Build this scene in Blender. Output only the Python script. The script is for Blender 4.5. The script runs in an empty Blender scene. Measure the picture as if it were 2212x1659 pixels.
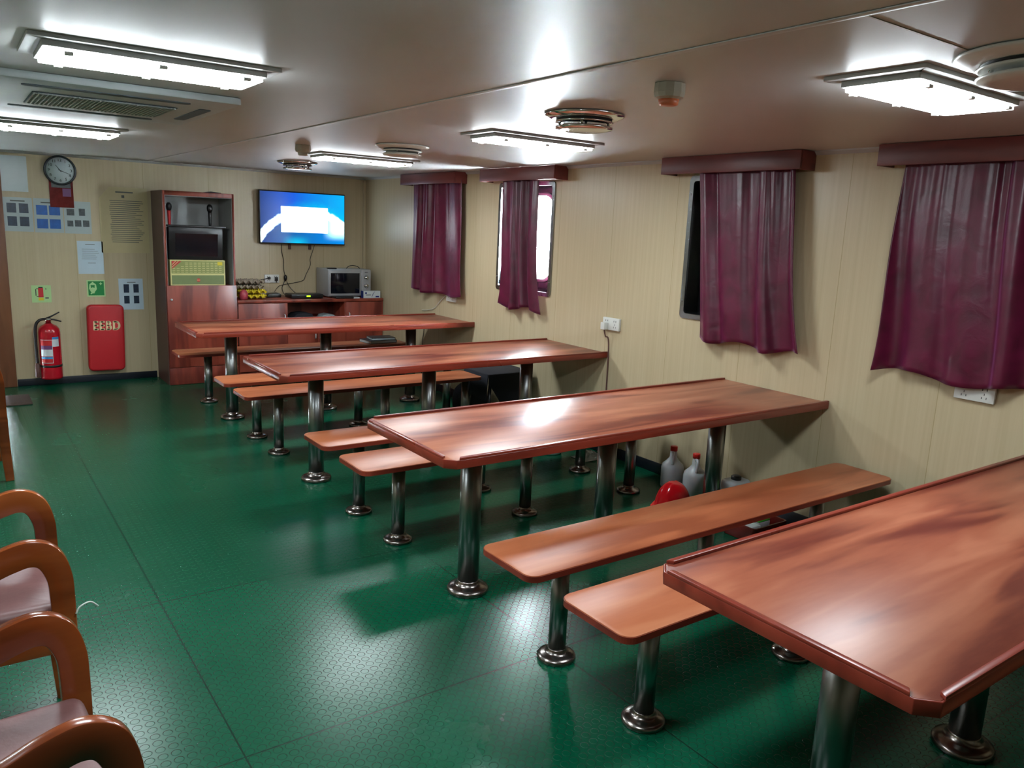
import bpy, bmesh, math, random
from mathutils import Vector, Matrix
random.seed(7)
S = bpy.context.scene
C = S.collection
PI = math.pi
# ---------------------------------------------------------------- camera
cam_d = bpy.data.cameras.new('camera'); cam = bpy.data.objects.new('camera', cam_d); C.objects.link(cam)
CAM = Vector((-3.879, 0.2417, 1.6087)); YAW, PITCH, ROLL, FPX = 0.626, 0.1952, 0.0439, 1697.3
_f = Vector((math.sin(YAW)*math.cos(PITCH), math.cos(YAW)*math.cos(PITCH), -math.sin(PITCH)))
_r = Vector((math.cos(YAW), -math.sin(YAW), 0)); _u = _r.cross(_f)
_r2 = _r*math.cos(ROLL)+_u*math.sin(ROLL); _u2 = _u*math.cos(ROLL)-_r*math.sin(ROLL)
m = Matrix((_r2, _u2, -_f)).transposed().to_4x4(); m.translation = CAM
cam.matrix_world = m
cam_d.sensor_width = 36; cam_d.lens = FPX/2212*36; cam_d.clip_start = 0.02
S.camera = cam
# ---------------------------------------------------------------- world and exposure
LAMP = 54.0
w = bpy.data.worlds.new('World'); S.world = w; w.use_nodes = True
bg = w.node_tree.nodes['Background']; bg.inputs[0].default_value = (0.80, 0.93, 1.0, 1); bg.inputs[1].default_value = 190.0
S.view_settings.view_transform = 'Standard'; S.view_settings.look = 'None'
S.view_settings.exposure = 0.0; S.view_settings.gamma = 1.0; S.view_settings.use_curve_mapping = False

HC, YB, XL, YF = 2.089, 8.564, -6.4, -2.0

# ---------------------------------------------------------------- materials
def nt(name):
    mt = bpy.data.materials.new(name); mt.use_nodes = True
    return mt, mt.node_tree.nodes, mt.node_tree.links, mt.node_tree.nodes['Principled BSDF']
def srgb(r, g, b):
    f = lambda c: (c/255/12.92) if c/255 <= .04045 else ((c/255+.055)/1.055)**2.4
    return (f(r), f(g), f(b), 1)
def mat(name, col, rough=.5, metal=0, noise=0, nscale=20, bump=0, emit=0, **kw):
    mt, N, L, B = nt(name)
    B.inputs['Roughness'].default_value = rough; B.inputs['Metallic'].default_value = metal
    B.inputs['Base Color'].default_value = col
    tc = N.new('ShaderNodeTexCoord'); nz = N.new('ShaderNodeTexNoise'); nz.inputs['Scale'].default_value = nscale
    nz.inputs['Detail'].default_value = 4
    L.new(tc.outputs['Object'], nz.inputs['Vector'])
    mx = N.new('ShaderNodeMix'); mx.data_type = 'RGBA'; k = 1-(noise or .06)*2
    mx.inputs[6].default_value = col; mx.inputs[7].default_value = (col[0]*k, col[1]*k, col[2]*k, 1)
    L.new(nz.outputs['Fac'], mx.inputs[0]); L.new(mx.outputs[2], B.inputs['Base Color'])
    if bump:
        bp = N.new('ShaderNodeBump'); bp.inputs['Strength'].default_value = bump; bp.inputs['Distance'].default_value = .01
        L.new(nz.outputs['Fac'], bp.inputs['Height']); L.new(bp.outputs[0], B.inputs['Normal'])
    if emit:
        B.inputs['Emission Color'].default_value = col; B.inputs['Emission Strength'].default_value = emit
    for k_, v in kw.items(): B.inputs[k_.replace('_', ' ')].default_value = v
    return mt
def math_node(N, L, op, a, b=None, c=None):
    n = N.new('ShaderNodeMath'); n.operation = op
    for i, v in enumerate((a, b, c)):
        if v is None: continue
        if isinstance(v, (int, float)): n.inputs[i].default_value = v
        else: L.new(v, n.inputs[i])
    return n.outputs[0]
def wood(name, c1, c2, c3, rough, axis='x', sc=1.0, coat=0.0, figure=1.0, spec=.5):
    mt, N, L, B = nt(name)
    tc = N.new('ShaderNodeTexCoord'); mp = N.new('ShaderNodeMapping')
    oi = N.new('ShaderNodeObjectInfo')
    add = N.new('ShaderNodeVectorMath'); add.operation = 'ADD'
    sx = N.new('ShaderNodeVectorMath'); sx.operation = 'SCALE'; sx.inputs[0].default_value = (7, 3, 5)
    L.new(oi.outputs['Random'], sx.inputs['Scale'])
    L.new(tc.outputs['Object'], add.inputs[0]); L.new(sx.outputs[0], add.inputs[1]); L.new(add.outputs[0], mp.inputs[0])
    s = {'x': (.9, 5.5, 5.5), 'z': (5.5, 5.5, .8), 'y': (5.5, .9, 5.5)}[axis]
    mp.inputs['Scale'].default_value = tuple(q*sc for q in s)
    n1 = N.new('ShaderNodeTexNoise'); n1.inputs['Scale'].default_value = 1.2; n1.inputs['Detail'].default_value = 2.5
    n1.inputs['Distortion'].default_value = .6
    L.new(mp.outputs[0], n1.inputs['Vector'])
    # contour bands give the flat-sawn figure
    band = math_node(N, L, 'MULTIPLY_ADD', math_node(N, L, 'SINE', math_node(N, L, 'MULTIPLY', n1.outputs['Fac'], 44.0*figure)), .5, .5)
    n2 = N.new('ShaderNodeTexNoise'); n2.inputs['Scale'].default_value = 14; n2.inputs['Detail'].default_value = 5
    L.new(mp.outputs[0], n2.inputs['Vector'])
    cr = N.new('ShaderNodeValToRGB'); e = cr.color_ramp.elements
    e[0].position = .36; e[0].color = c1; e[1].position = .66; e[1].color = c3
    k = cr.color_ramp.elements.new(.5); k.color = c2
    v = math_node(N, L, 'ADD', math_node(N, L, 'MULTIPLY', n1.outputs['Fac'], .90), math_node(N, L, 'MULTIPLY', band, .025))
    v = math_node(N, L, 'ADD', v, math_node(N, L, 'MULTIPLY', n2.outputs['Fac'], .08))
    L.new(v, cr.inputs[0]); L.new(cr.outputs[0], B.inputs['Base Color'])
    n3 = N.new('ShaderNodeTexNoise'); n3.inputs['Scale'].default_value = 2.6; n3.inputs['Detail'].default_value = 1
    L.new(add.outputs[0], n3.inputs['Vector'])
    rr = N.new('ShaderNodeMapRange'); rr.inputs[1].default_value = .3; rr.inputs[2].default_value = .7
    rr.inputs[3].default_value = rough*.9; rr.inputs[4].default_value = rough*1.12
    L.new(n3.outputs['Fac'], rr.inputs[0]); L.new(rr.outputs[0], B.inputs['Roughness'])
    B.inputs['Specular IOR Level'].default_value = spec; B.inputs['Coat Weight'].default_value = coat; B.inputs['Coat Roughness'].default_value = .12
    return mt

M = {}
M['table_top'] = wood('red_laminate_top', srgb(108, 48, 36), srgb(150, 82, 58), srgb(174, 108, 80), .34, figure=1.0, spec=.38)
M['bench_top'] = wood('orange_laminate_seat', srgb(138, 72, 44), srgb(166, 94, 60), srgb(180, 112, 76), .36, figure=1.0, spec=.38)
M['edge'] = wood('red_wood_edge', srgb(100, 34, 24), srgb(124, 46, 32), srgb(136, 54, 38), .30)
M['cab'] = wood('cabinet_red_wood', srgb(98, 36, 27), srgb(134, 58, 42), srgb(152, 72, 54), .34, axis='z', sc=1.1)
M['cabdark'] = mat('cabinet_side_brown', srgb(92, 62, 56), .45, noise=.1)
M['valance'] = wood('maroon_pelmet', srgb(84, 34, 32), srgb(104, 44, 40), srgb(114, 52, 46), .38, axis='y')
M['jamb'] = wood('brown_door_frame', srgb(78, 46, 28), srgb(108, 66, 42), srgb(122, 78, 50), .4, axis='z')
M['chair'] = wood('varnished_bentwood', srgb(98, 42, 16), srgb(128, 60, 24), srgb(152, 80, 34), .22, axis='x', coat=.5)
M['steel'] = mat('brushed_steel_tube', (.32, .33, .33, 1), .3, 1, noise=.1, nscale=9)
M['chrome'] = mat('chrome', (.72, .72, .72, 1), .1, 1)
M['seatpad'] = mat('brown_leatherette', srgb(112, 76, 74), .42, noise=.12, nscale=40, bump=.1)
M['black'] = mat('black_plastic', srgb(18, 18, 21), .35)
M['blackmatte'] = mat('black_cloth', srgb(22, 24, 34), .85)
M['rubber'] = mat('black_rubber', srgb(20, 18, 18), .5)
M['white'] = mat('white_plastic', srgb(214, 216, 210), .35)
M['slot'] = mat('dark_slot', srgb(40, 40, 42), .6)
M['paper'] = mat('laminated_paper', srgb(176, 190, 192), .22, noise=.04)
M['paperblue'] = mat('white_notice_paper', srgb(188, 208, 220), .35, noise=.04)
M['papertan'] = mat('yellowed_chart_paper', srgb(196, 184, 140), .35, noise=.06)
M['ink'] = mat('faint_ink', srgb(92, 96, 92), .5)
M['photo_dark'] = mat('dark_photo_print', srgb(34, 62, 88), .3, noise=.45, nscale=45)
M['photo_blue'] = mat('blue_photo_print', srgb(16, 104, 196), .3, noise=.3, nscale=22)
M['photo_grey'] = mat('grey_photo_print', srgb(92, 104, 106), .3, noise=.45, nscale=60)
M['red_print'] = mat('red_glossy_print', srgb(130, 44, 44), .12, noise=.4, nscale=14)
M['redpaint'] = mat('red_enamel', srgb(176, 18, 34), .22)
M['eebd'] = mat('red_plastic_case', srgb(186, 30, 38), .42)
M['cream'] = mat('cream_lettering', srgb(228, 206, 158), .5)
M['glowgreen'] = mat('pale_green_sticker', srgb(176, 216, 150), .4)
M['green'] = mat('safety_green', srgb(0, 128, 58), .4)
M['yellow'] = mat('yellow_sticker', srgb(220, 200, 40), .4)
M['red_flat'] = mat('red_sticker', srgb(200, 40, 44), .4)
M['blue_flat'] = mat('blue_label', srgb(60, 140, 196), .4)
M['whitelab'] = mat('white_label', srgb(206, 214, 216), .4)
M['purple'] = mat('purple_label', srgb(108, 62, 110), .4)
M['clockrim'] = mat('dark_clock_rim', srgb(38, 50, 56), .3)
M['dial'] = mat('clock_dial', srgb(196, 214, 216), .25)
M['niche'] = mat('grey_niche_lining', srgb(158, 160, 158), .5)
M['screen_off'] = mat('dark_screen_glass', srgb(16, 22, 28), .12)
M['olive'] = mat('olive_carton', srgb(142, 150, 84), .5)
M['olive2'] = mat('olive_carton_panel', srgb(112, 128, 78), .5)
M['cartonline'] = mat('pale_yellow_print', srgb(214, 208, 140), .5)
M['silver'] = mat('silver_enamel', srgb(168, 170, 172), .35, .3)
M['glassdoor'] = mat('oven_door_glass', srgb(12, 16, 26), .1)
M['eggyel'] = mat('yellow_pulp', srgb(226, 200, 40), .8, noise=.1)
M['egggrey'] = mat('grey_pulp', srgb(158, 144, 126), .9, noise=.15)
M['pink'] = mat('pink_wrapper', srgb(190, 70, 84), .35, noise=.3, nscale=60)
M['acwhite'] = mat('air_conditioner_white', srgb(178, 188, 190), .4)
M['grille'] = mat('grille_shadow_grey', srgb(76, 92, 104), .6)
M['ceil_light'] = mat('ceiling_lamp_frame', srgb(176, 178, 176), .4)
M['detector'] = mat('detector_body', srgb(172, 166, 148), .4)
M['orange'] = mat('orange_detector_base', srgb(200, 110, 70), .4)
M['navy'] = mat('dark_rubber_skirting', srgb(18, 24, 34), .4)
M['mat_brown'] = mat('brown_doormat', srgb(78, 62, 54), .9, noise=.2, nscale=120, bump=.4)
M['jug'] = mat('translucent_white_plastic', srgb(190, 196, 200), .35, noise=.05, Subsurface_Weight=.2)
M['redcap'] = mat('red_cap', srgb(214, 36, 28), .35)
M['helmet'] = mat('red_helmet', srgb(206, 20, 30), .15)
M['pail'] = mat('pale_pail', srgb(176, 206, 204), .35)
M['bag'] = mat('thin_white_plastic_bag', srgb(170, 184, 186), .3, noise=.2, nscale=30, bump=.5)
M['rust'] = mat('aged_steel_flange', (.42, .37, .34, 1), .24, 1, noise=.35, nscale=30)
M['frame'] = mat('window_steel', (.36, .37, .38, 1), .26, 1, noise=.1)
M['darkreveal'] = mat('dark_reveal', srgb(58, 60, 62), .18, .8)
M['string'] = mat('white_string', srgb(190, 200, 190), .8)
M['bookblack'] = mat('dark_book_cover', srgb(26, 30, 36), .4)
M['greenpack'] = mat('green_packet', srgb(70, 190, 60), .4)
M['redbox'] = mat('dark_red_plastic', srgb(112, 34, 30), .25)

def m_lamp():
    mt, N, L, B = nt('lit_diffuser')
    B.inputs['Base Color'].default_value = (.9, .9, .9, 1)
    B.inputs['Emission Color'].default_value = (.86, .95, 1.0, 1); B.inputs['Emission Strength'].default_value = LAMP
    return mt
M['lamp'] = m_lamp()
M['led'] = mat('green_led', srgb(150, 255, 20), .4, emit=3.0)

def m_wall():
    mt, N, L, B = nt('straw_laminate_wall')
    g = N.new('ShaderNodeNewGeometry'); mp = N.new('ShaderNodeMapping'); mp.inputs['Scale'].default_value = (34, 34, .5)
    L.new(g.outputs['Position'], mp.inputs[0])
    n = N.new('ShaderNodeTexNoise'); n.inputs['Scale'].default_value = 1.3; n.inputs['Detail'].default_value = 4
    L.new(mp.outputs[0], n.inputs['Vector'])
    cr = N.new('ShaderNodeValToRGB'); e = cr.color_ramp.elements
    e[0].position = .3; e[0].color = srgb(181, 166, 133); e[1].position = .7; e[1].color = srgb(190, 176, 144)
    L.new(n.outputs['Fac'], cr.inputs[0])
    # thin panel joints every 0.6 m along both x and y
    sp = N.new('ShaderNodeSeparateXYZ'); L.new(g.outputs['Position'], sp.inputs[0])
    s = math_node(N, L, 'ADD', sp.outputs[0], sp.outputs[1])
    fr = math_node(N, L, 'FRACT', math_node(N, L, 'DIVIDE', math_node(N, L, 'ADD', s, 20.13), .6))
    j = math_node(N, L, 'LESS_THAN', fr, .006)
    mx = N.new('ShaderNodeMix'); mx.data_type = 'RGBA'; mx.inputs[7].default_value = srgb(160, 144, 106)
    L.new(j, mx.inputs[0]); L.new(cr.outputs[0], mx.inputs[6]); L.new(mx.outputs[2], B.inputs['Base Color'])
    B.inputs['Roughness'].default_value = .36
    return mt
M['wall'] = m_wall()
def m_ceil():
    mt, N, L, B = nt('painted_ceiling_panel')
    g = N.new('ShaderNodeNewGeometry'); n = N.new('ShaderNodeTexNoise'); n.inputs['Scale'].default_value = .9
    L.new(g.outputs['Position'], n.inputs['Vector'])
    cr = N.new('ShaderNodeValToRGB'); e = cr.color_ramp.elements
    e[0].position = .3; e[0].color = srgb(186, 186, 184); e[1].position = .7; e[1].color = srgb(194, 194, 192)
    L.new(n.outputs['Fac'], cr.inputs[0]); L.new(cr.outputs[0], B.inputs['Base Color'])
    B.inputs['Roughness'].default_value = .42
    return mt
M['ceil'] = m_ceil()
def m_floor():
    mt, N, L, B = nt('green_coin_stud_rubber')
    g = N.new('ShaderNodeNewGeometry'); sp = N.new('ShaderNodeSeparateXYZ'); L.new(g.outputs['Position'], sp.inputs[0])
    X, Y = sp.outputs[0], sp.outputs[1]
    P = .0375
    def cell(v, off):
        f = math_node(N, L, 'FRACT', math_node(N, L, 'ADD', math_node(N, L, 'DIVIDE', math_node(N, L, 'SUBTRACT', v, off), P), 1000))
        return math_node(N, L, 'MULTIPLY', math_node(N, L, 'SUBTRACT', f, .5), P)
    dx, dy = cell(X, -3.255), cell(Y, 2.40)
    d = math_node(N, L, 'SQRT', math_node(N, L, 'ADD', math_node(N, L, 'MULTIPLY', dx, dx), math_node(N, L, 'MULTIPLY', dy, dy)))
    mr = N.new('ShaderNodeMapRange'); mr.interpolation_type = 'SMOOTHSTEP'
    mr.inputs[1].default_value = .0128; mr.inputs[2].default_value = .0146; mr.inputs[3].default_value = 1; mr.inputs[4].default_value = 0
    L.new(d, mr.inputs[0])
    # tile joints: x = -3.25 + k*1.2, y = 2.38 + k*1.17
    def joint(v, off, per):
        f = math_node(N, L, 'FRACT', math_node(N, L, 'ADD', math_node(N, L, 'DIVIDE', math_node(N, L, 'SUBTRACT', v, off), per), 20.5))
        return math_node(N, L, 'LESS_THAN', math_node(N, L, 'ABSOLUTE', math_node(N, L, 'SUBTRACT', f, .5)), .0022)
    jt = math_node(N, L, 'MAXIMUM', joint(X, -3.255, 1.2), joint(Y, 2.40, 1.1625))
    h = math_node(N, L, 'SUBTRACT', mr.outputs[0], jt)
    # slight wavy lie of the tiles
    nw = N.new('ShaderNodeTexNoise'); nw.inputs['Scale'].default_value = 5; nw.inputs['Detail'].default_value = 3
    L.new(g.outputs['Position'], nw.inputs['Vector'])
    h2 = math_node(N, L, 'ADD', h, math_node(N, L, 'MULTIPLY', nw.outputs['Fac'], .5))
    b = N.new('ShaderNodeBump'); b.inputs['Strength'].default_value = 1.0; b.inputs['Distance'].default_value = .0016
    L.new(h2, b.inputs['Height']); L.new(b.outputs[0], B.inputs['Normal'])
    ring = N.new('ShaderNodeMapRange'); ring.inputs[1].default_value = .0; ring.inputs[2].default_value = .0020
    ring.inputs[3].default_value = 1; ring.inputs[4].default_value = 0
    L.new(math_node(N, L, 'ABSOLUTE', math_node(N, L, 'SUBTRACT', d, .0150)), ring.inputs[0])
    dark = math_node(N, L, 'MAXIMUM', math_node(N, L, 'MULTIPLY', ring.outputs[0], .6), jt)
    n = N.new('ShaderNodeTexNoise'); n.inputs['Scale'].default_value = 1.6; n.inputs['Detail'].default_value = 5
    L.new(g.outputs['Position'], n.inputs['Vector'])
    cr = N.new('ShaderNodeValToRGB'); e = cr.color_ramp.elements
    e[0].position = .35; e[0].color = srgb(0, 74, 50); e[1].position = .68; e[1].color = srgb(2, 79, 53)
    L.new(n.outputs['Fac'], cr.inputs[0])
    mx = N.new('ShaderNodeMix'); mx.data_type = 'RGBA'; mx.inputs[7].default_value = srgb(4, 44, 30)
    L.new(dark, mx.inputs[0]); L.new(cr.outputs[0], mx.inputs[6]); L.new(mx.outputs[2], B.inputs['Base Color'])
    rr = N.new('ShaderNodeMapRange'); rr.inputs[1].default_value = .3; rr.inputs[2].default_value = .7
    rr.inputs[3].default_value = .23; rr.inputs[4].default_value = .28; B.inputs['Specular IOR Level'].default_value = .32
    L.new(n.outputs['Fac'], rr.inputs[0]); L.new(rr.outputs[0], B.inputs['Roughness'])
    return mt
M['floor'] = m_floor()
def m_curtain():
    mt, N, L, B = nt('maroon_satin_curtain')
    tc = N.new('ShaderNodeTexCoord'); n = N.new('ShaderNodeTexNoise'); n.inputs['Scale'].default_value = 9
    n.inputs['Detail'].default_value = 6; n.inputs['Distortion'].default_value = .5
    L.new(tc.outputs['Object'], n.inputs['Vector'])
    cr = N.new('ShaderNodeValToRGB'); e = cr.color_ramp.elements
    e[0].position = .3; e[0].color = srgb(70, 10, 34); e[1].position = .7; e[1].color = srgb(94, 16, 50)
    L.new(n.outputs['Fac'], cr.inputs[0]); L.new(cr.outputs[0], B.inputs['Base Color'])
    B.inputs['Roughness'].default_value = .36
    B.inputs['Sheen Weight'].default_value = .4; B.inputs['Sheen Roughness'].default_value = .4
    B.inputs['Sheen Tint'].default_value = srgb(180, 110, 170)
    b = N.new('ShaderNodeBump'); b.inputs['Strength'].default_value = .35; b.inputs['Distance'].default_value = .01
    L.new(n.outputs['Fac'], b.inputs['Height']); L.new(b.outputs[0], B.inputs['Normal'])
    return mt
M['curtain'] = m_curtain()
def m_tv():
    mt, N, L, B = nt('television_picture')
    tc = N.new('ShaderNodeTexCoord'); sp = N.new('ShaderNodeSeparateXYZ'); L.new(tc.outputs['Object'], sp.inputs[0])
    U = math_node(N, L, 'DIVIDE', sp.outputs[0], .92); V = math_node(N, L, 'DIVIDE', sp.outputs[2], .52)   # object origin = lower left corner
    md = lambda op, a, b=None: math_node(N, L, op, a, b)
    def rng(v, a, b, c=0, d=1):
        r = N.new('ShaderNodeMapRange'); r.interpolation_type = 'SMOOTHSTEP'
        for i, q in enumerate((a, b, c, d)): r.inputs[i+1].default_value = q
        L.new(v, r.inputs[0]); return r.outputs[0]
    dx = md('SUBTRACT', md('MULTIPLY', U, 1.77), .99); dy = md('ADD', V, .56)
    nz = N.new('ShaderNodeTexNoise'); nz.inputs['Scale'].default_value = 20; nz.inputs['Detail'].default_value = 6; L.new(tc.outputs['Object'], nz.inputs['Vector'])
    dd = md('ADD', md('SQRT', md('ADD', md('MULTIPLY', dx, dx), md('MULTIPLY', dy, dy))), md('MULTIPLY', nz.outputs['Fac'], .07))
    arc = md('MULTIPLY', rng(dd, 1.14, 1.20), rng(dd, 1.27, 1.33, 1, 0))
    halo = rng(dd, 1.27, 1.50, 1, 0)
    outer = md('MULTIPLY', halo, md('MULTIPLY', rng(dd, 1.1, 1.2), rng(U, .1, .8)))
    # sky: deep blue on the left to cyan on the right
    cr = N.new('ShaderNodeValToRGB'); e = cr.color_ramp.elements
    e[0].position = 0; e[0].color = (.01, .05, .26, 1); e[1].position = 1; e[1].color = (0, .50, 1, 1)
    k = cr.color_ramp.elements.new(.38); k.color = (.01, .12, .80, 1)
    L.new(U, cr.inputs[0])
    low = N.new('ShaderNodeValToRGB'); e = low.color_ramp.elements
    e[0].position = 0; e[0].color = (.01, .04, .24, 1); e[1].position = 1; e[1].color = (0, .3, .9, 1)
    L.new(U, low.inputs[0])
    def mix(f, a, b):
        q = N.new('ShaderNodeMix'); q.data_type = 'RGBA'
        L.new(f, q.inputs[0])
        for i, v in ((6, a), (7, b)):
            if isinstance(v, tuple): q.inputs[i].default_value = v
            else: L.new(v, q.inputs[i])
        return q.outputs[2]
    c = mix(rng(dd, 1.1, 1.2), low.outputs[0], cr.outputs[0])
    c = mix(md('MULTIPLY', outer, .8), c, (0, .65, 1, 1))
    c = mix(arc, c, (3, 4, 4, 1))
    gl = md('MULTIPLY', md('MULTIPLY', rng(U, .72, .9), rng(dd, 1.22, 1.3, 1, 0)), rng(V, .04, .3))
    c = mix(md('MULTIPLY', gl, .95), c, (1.5, 3, 4, 1))
    glow = md('MULTIPLY', rng(md('ABSOLUTE', md('SUBTRACT', U, .42)), .0, .2, 1, 0), rng(V, 0, .18, 1, 0))
    c = mix(md('MULTIPLY', glow, .8), c, (0, .7, 1, 1))
    bx = md('MULTIPLY', rng(md('ABSOLUTE', md('SUBTRACT', U, .515)), .272, .282, 1, 0), rng(md('ABSOLUTE', md('SUBTRACT', V, .47)), .245, .26, 1, 0))
    c = mix(bx, c, (6, 6, 6, 1))
    L.new(c, B.inputs['Emission Color']); B.inputs['Emission Strength'].default_value = 1.0
    B.inputs['Base Color'].default_value = (.005, .005, .005, 1); B.inputs['Roughness'].default_value = .2; B.inputs['Specular IOR Level'].default_value = .15
    return mt
M['tv'] = m_tv()
def m_glass():
    mt, N, L, B = nt('portlight_glass')
    B.inputs['Base Color'].default_value = (.85, .95, .95, 1); B.inputs['Roughness'].default_value = .05
    B.inputs['Alpha'].default_value = .12
    return mt
M['glass'] = m_glass()

# ---------------------------------------------------------------- mesh builder
class MB:
    def __init__(s): s.v = []; s.f = []; s.mi = []; s.cur = 0; s.sm = []; s.smooth = False
    def mat(s, i): s.cur = i; return s
    def raw(s, vs, fs, smooth=None):
        o = len(s.v); s.v += [tuple(q) for q in vs]
        for f in fs: s.f.append(tuple(o+i for i in f)); s.mi.append(s.cur); s.sm.append(s.smooth if smooth is None else smooth)
        return s
    def box(s, x0, x1, y0, y1, z0, z1):
        vs = [(x, y, z) for z in (z0, z1) for y in (y0, y1) for x in (x0, x1)]
        return s.raw(vs, [(0, 2, 3, 1), (4, 5, 7, 6), (0, 1, 5, 4), (2, 6, 7, 3), (0, 4, 6, 2), (1, 3, 7, 5)], False)
    def prism(s, poly, a0, a1, ax='z', smooth=False):
        # poly: 2d outline; ax = extrusion axis (z: xy poly, y: xz poly, x: yz poly)
        n = len(poly)
        def P(p, a): return {'z': (p[0], p[1], a), 'y': (p[0], a, p[1]), 'x': (a, p[0], p[1])}[ax]
        vs = [P(p, a0) for p in poly]+[P(p, a1) for p in poly]
        o = len(s.v); s.raw(vs, [tuple(range(n))[::-1], tuple(range(n, 2*n))], False)
        for i in range(n):
            j = (i+1) % n; s.f.append((o+i, o+j, o+n+j, o+n+i)); s.mi.append(s.cur); s.sm.append(smooth)
        return s
    def ring(s, outer, inner, a0, a1, ax='z'):
        n = len(outer)
        def P(p, a): return {'z': (p[0], p[1], a), 'y': (p[0], a, p[1]), 'x': (a, p[0], p[1])}[ax]
        vs = [P(p, a) for a in (a0, a1) for q in (outer, inner) for p in q]
        fs = []
        for i in range(n):
            j = (i+1) % n
            fs += [(i, j, n+j, n+i), (2*n+i, 3*n+i, 3*n+j, 2*n+j), (i, 2*n+i, 2*n+j, j), (n+i, n+j, 3*n+j, 3*n+i)]
        return s.raw(vs, fs, False)
    def lathe(s, prof, c=(0, 0, 0), n=32, axis='z', smooth=True):
        vs = []; fs = []
        for r, h in prof:
            for i in range(n):
                a = 2*PI*i/n; x, y = r*math.cos(a), r*math.sin(a)
                p = {'z': (x, y, h), 'x': (h, x, y), 'y': (x, h, y)}[axis]
                vs.append((p[0]+c[0], p[1]+c[1], p[2]+c[2]))
        for k in range(len(prof)-1):
            for i in range(n):
                j = (i+1) % n; fs.append((k*n+i, k*n+j, (k+1)*n+j, (k+1)*n+i))
        s.raw(vs, fs, smooth)
        if prof[0][0] > 1e-6: s.raw(vs[:n], [tuple(range(n))[::-1]], False)
        if prof[-1][0] > 1e-6: s.raw(vs[-n:], [tuple(range(n))], False)
        return s
    def tube(s, pts, r, n=8):
        pts = [Vector(p) for p in pts]; vs = []; fs = []; up = None
        for i, p in enumerate(pts):
            t = (pts[min(i+1, len(pts)-1)]-pts[max(i-1, 0)]).normalized()
            if up is None: up = t.orthogonal().normalized()
            up = (up-t*up.dot(t)).normalized(); b = t.cross(up)
            rr = r[i] if isinstance(r, (list, tuple)) else r
            for k in range(n):
                a = 2*PI*k/n; vs.append(p+up*math.cos(a)*rr+b*math.sin(a)*rr)
        for i in range(len(pts)-1):
            for k in range(n):
                j = (k+1) % n; fs.append((i*n+k, i*n+j, (i+1)*n+j, (i+1)*n+k))
        s.raw(vs, fs, True)
        s.raw(vs[:n], [tuple(range(n))[::-1]], False); s.raw(vs[-n:], [tuple(range(n))], False)
        return s
    def build(s, name, mats, parent=None, bevel=0, seg=2, loc=None, recalc=True):
        me = bpy.data.meshes.new(name); me.from_pydata(s.v, [], s.f)
        if not isinstance(mats, (list, tuple)): mats = [mats]
        for q in mats: me.materials.append(M[q] if isinstance(q, str) else q)
        for p, i, g in zip(me.polygons, s.mi, s.sm): p.material_index = i; p.use_smooth = g
        if recalc:
            b = bmesh.new(); b.from_mesh(me); bmesh.ops.remove_doubles(b, verts=b.verts, dist=1e-6)
            bmesh.ops.recalc_face_normals(b, faces=b.faces)
            if bevel:
                es = [e for e in b.edges if len(e.link_faces) == 2 and e.calc_face_angle(0) > .6]
                bmesh.ops.bevel(b, geom=es, offset=bevel, segments=seg, profile=.5, affect='EDGES', clamp_overlap=True)
                for f in b.faces: f.smooth = True
            b.to_mesh(me); b.free()
            if bevel: me.set_sharp_from_angle(angle=math.radians(38))
        o = bpy.data.objects.new(name, me); C.objects.link(o)
        if parent is not None: o.parent = parent
        if loc: o.location = loc
        return o
def rrect(x0, x1, y0, y1, r, n=6):
    out = []
    for cx, cy, a in ((x1-r, y1-r, 0), (x0+r, y1-r, 90), (x0+r, y0+r, 180), (x1-r, y0+r, 270)):
        for k in range(n+1):
            t = math.radians(a+90*k/n); out.append((cx+r*math.cos(t), cy+r*math.sin(t)))
    return out
def catmull(P, n=6):
    out = []; P = [Vector(p) for p in P]
    for i in range(len(P)-1):
        p0 = P[max(i-1, 0)]; p1 = P[i]; p2 = P[i+1]; p3 = P[min(i+2, len(P)-1)]
        for k in range(n):
            t = k/n
            out.append(.5*((2*p1)+(p2-p0)*t+(2*p0-5*p1+4*p2-p3)*t*t+(3*p1-p0-3*p2+p3)*t**3))
    out.append(P[-1]); return out
def tag(o, label, cat, group=None, kind=None):
    if kind: o['kind'] = kind
    if label: o['label'] = label
    if cat: o['category'] = cat
    if group: o['group'] = group
    return o
def empty(name, loc, label, cat, group=None, rz=0):
    o = bpy.data.objects.new(name, None); C.objects.link(o); o.location = loc; o.rotation_euler = (0, 0, rz)
    o.empty_display_size = .05
    return tag(o, label, cat, group)
def kids(o): return [c for c in bpy.data.objects if c.parent == o]
def copy_tree(o, parent=None):
    c = o.copy(); C.objects.link(c)
    if parent is not None: c.parent = parent
    for ch in kids(o): copy_tree(ch, c)
    return c
def text_into(mb, body, size, place, depth=.001):
    # lettering as mesh; place maps (x, y, z) of the text to the builder's space
    cu = bpy.data.curves.new('lettering', 'FONT'); cu.body = body; cu.size = size; cu.extrude = depth
    cu.space_character = 1.22 if len(body) > 2 else 1; cu.align_x = 'CENTER'; cu.align_y = 'CENTER'
    ob = bpy.data.objects.new('lettering', cu); C.objects.link(ob)
    dg = bpy.context.evaluated_depsgraph_get(); me = bpy.data.meshes.new_from_object(ob.evaluated_get(dg))
    vs = [place(*v.co) for v in me.vertices]; fs = [tuple(p.vertices) for p in me.polygons]
    mb.raw(vs, fs, False)
    bpy.data.objects.remove(ob); bpy.data.curves.remove(cu); bpy.data.meshes.remove(me)
def struct(o): o['kind'] = 'structure'; return o

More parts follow.
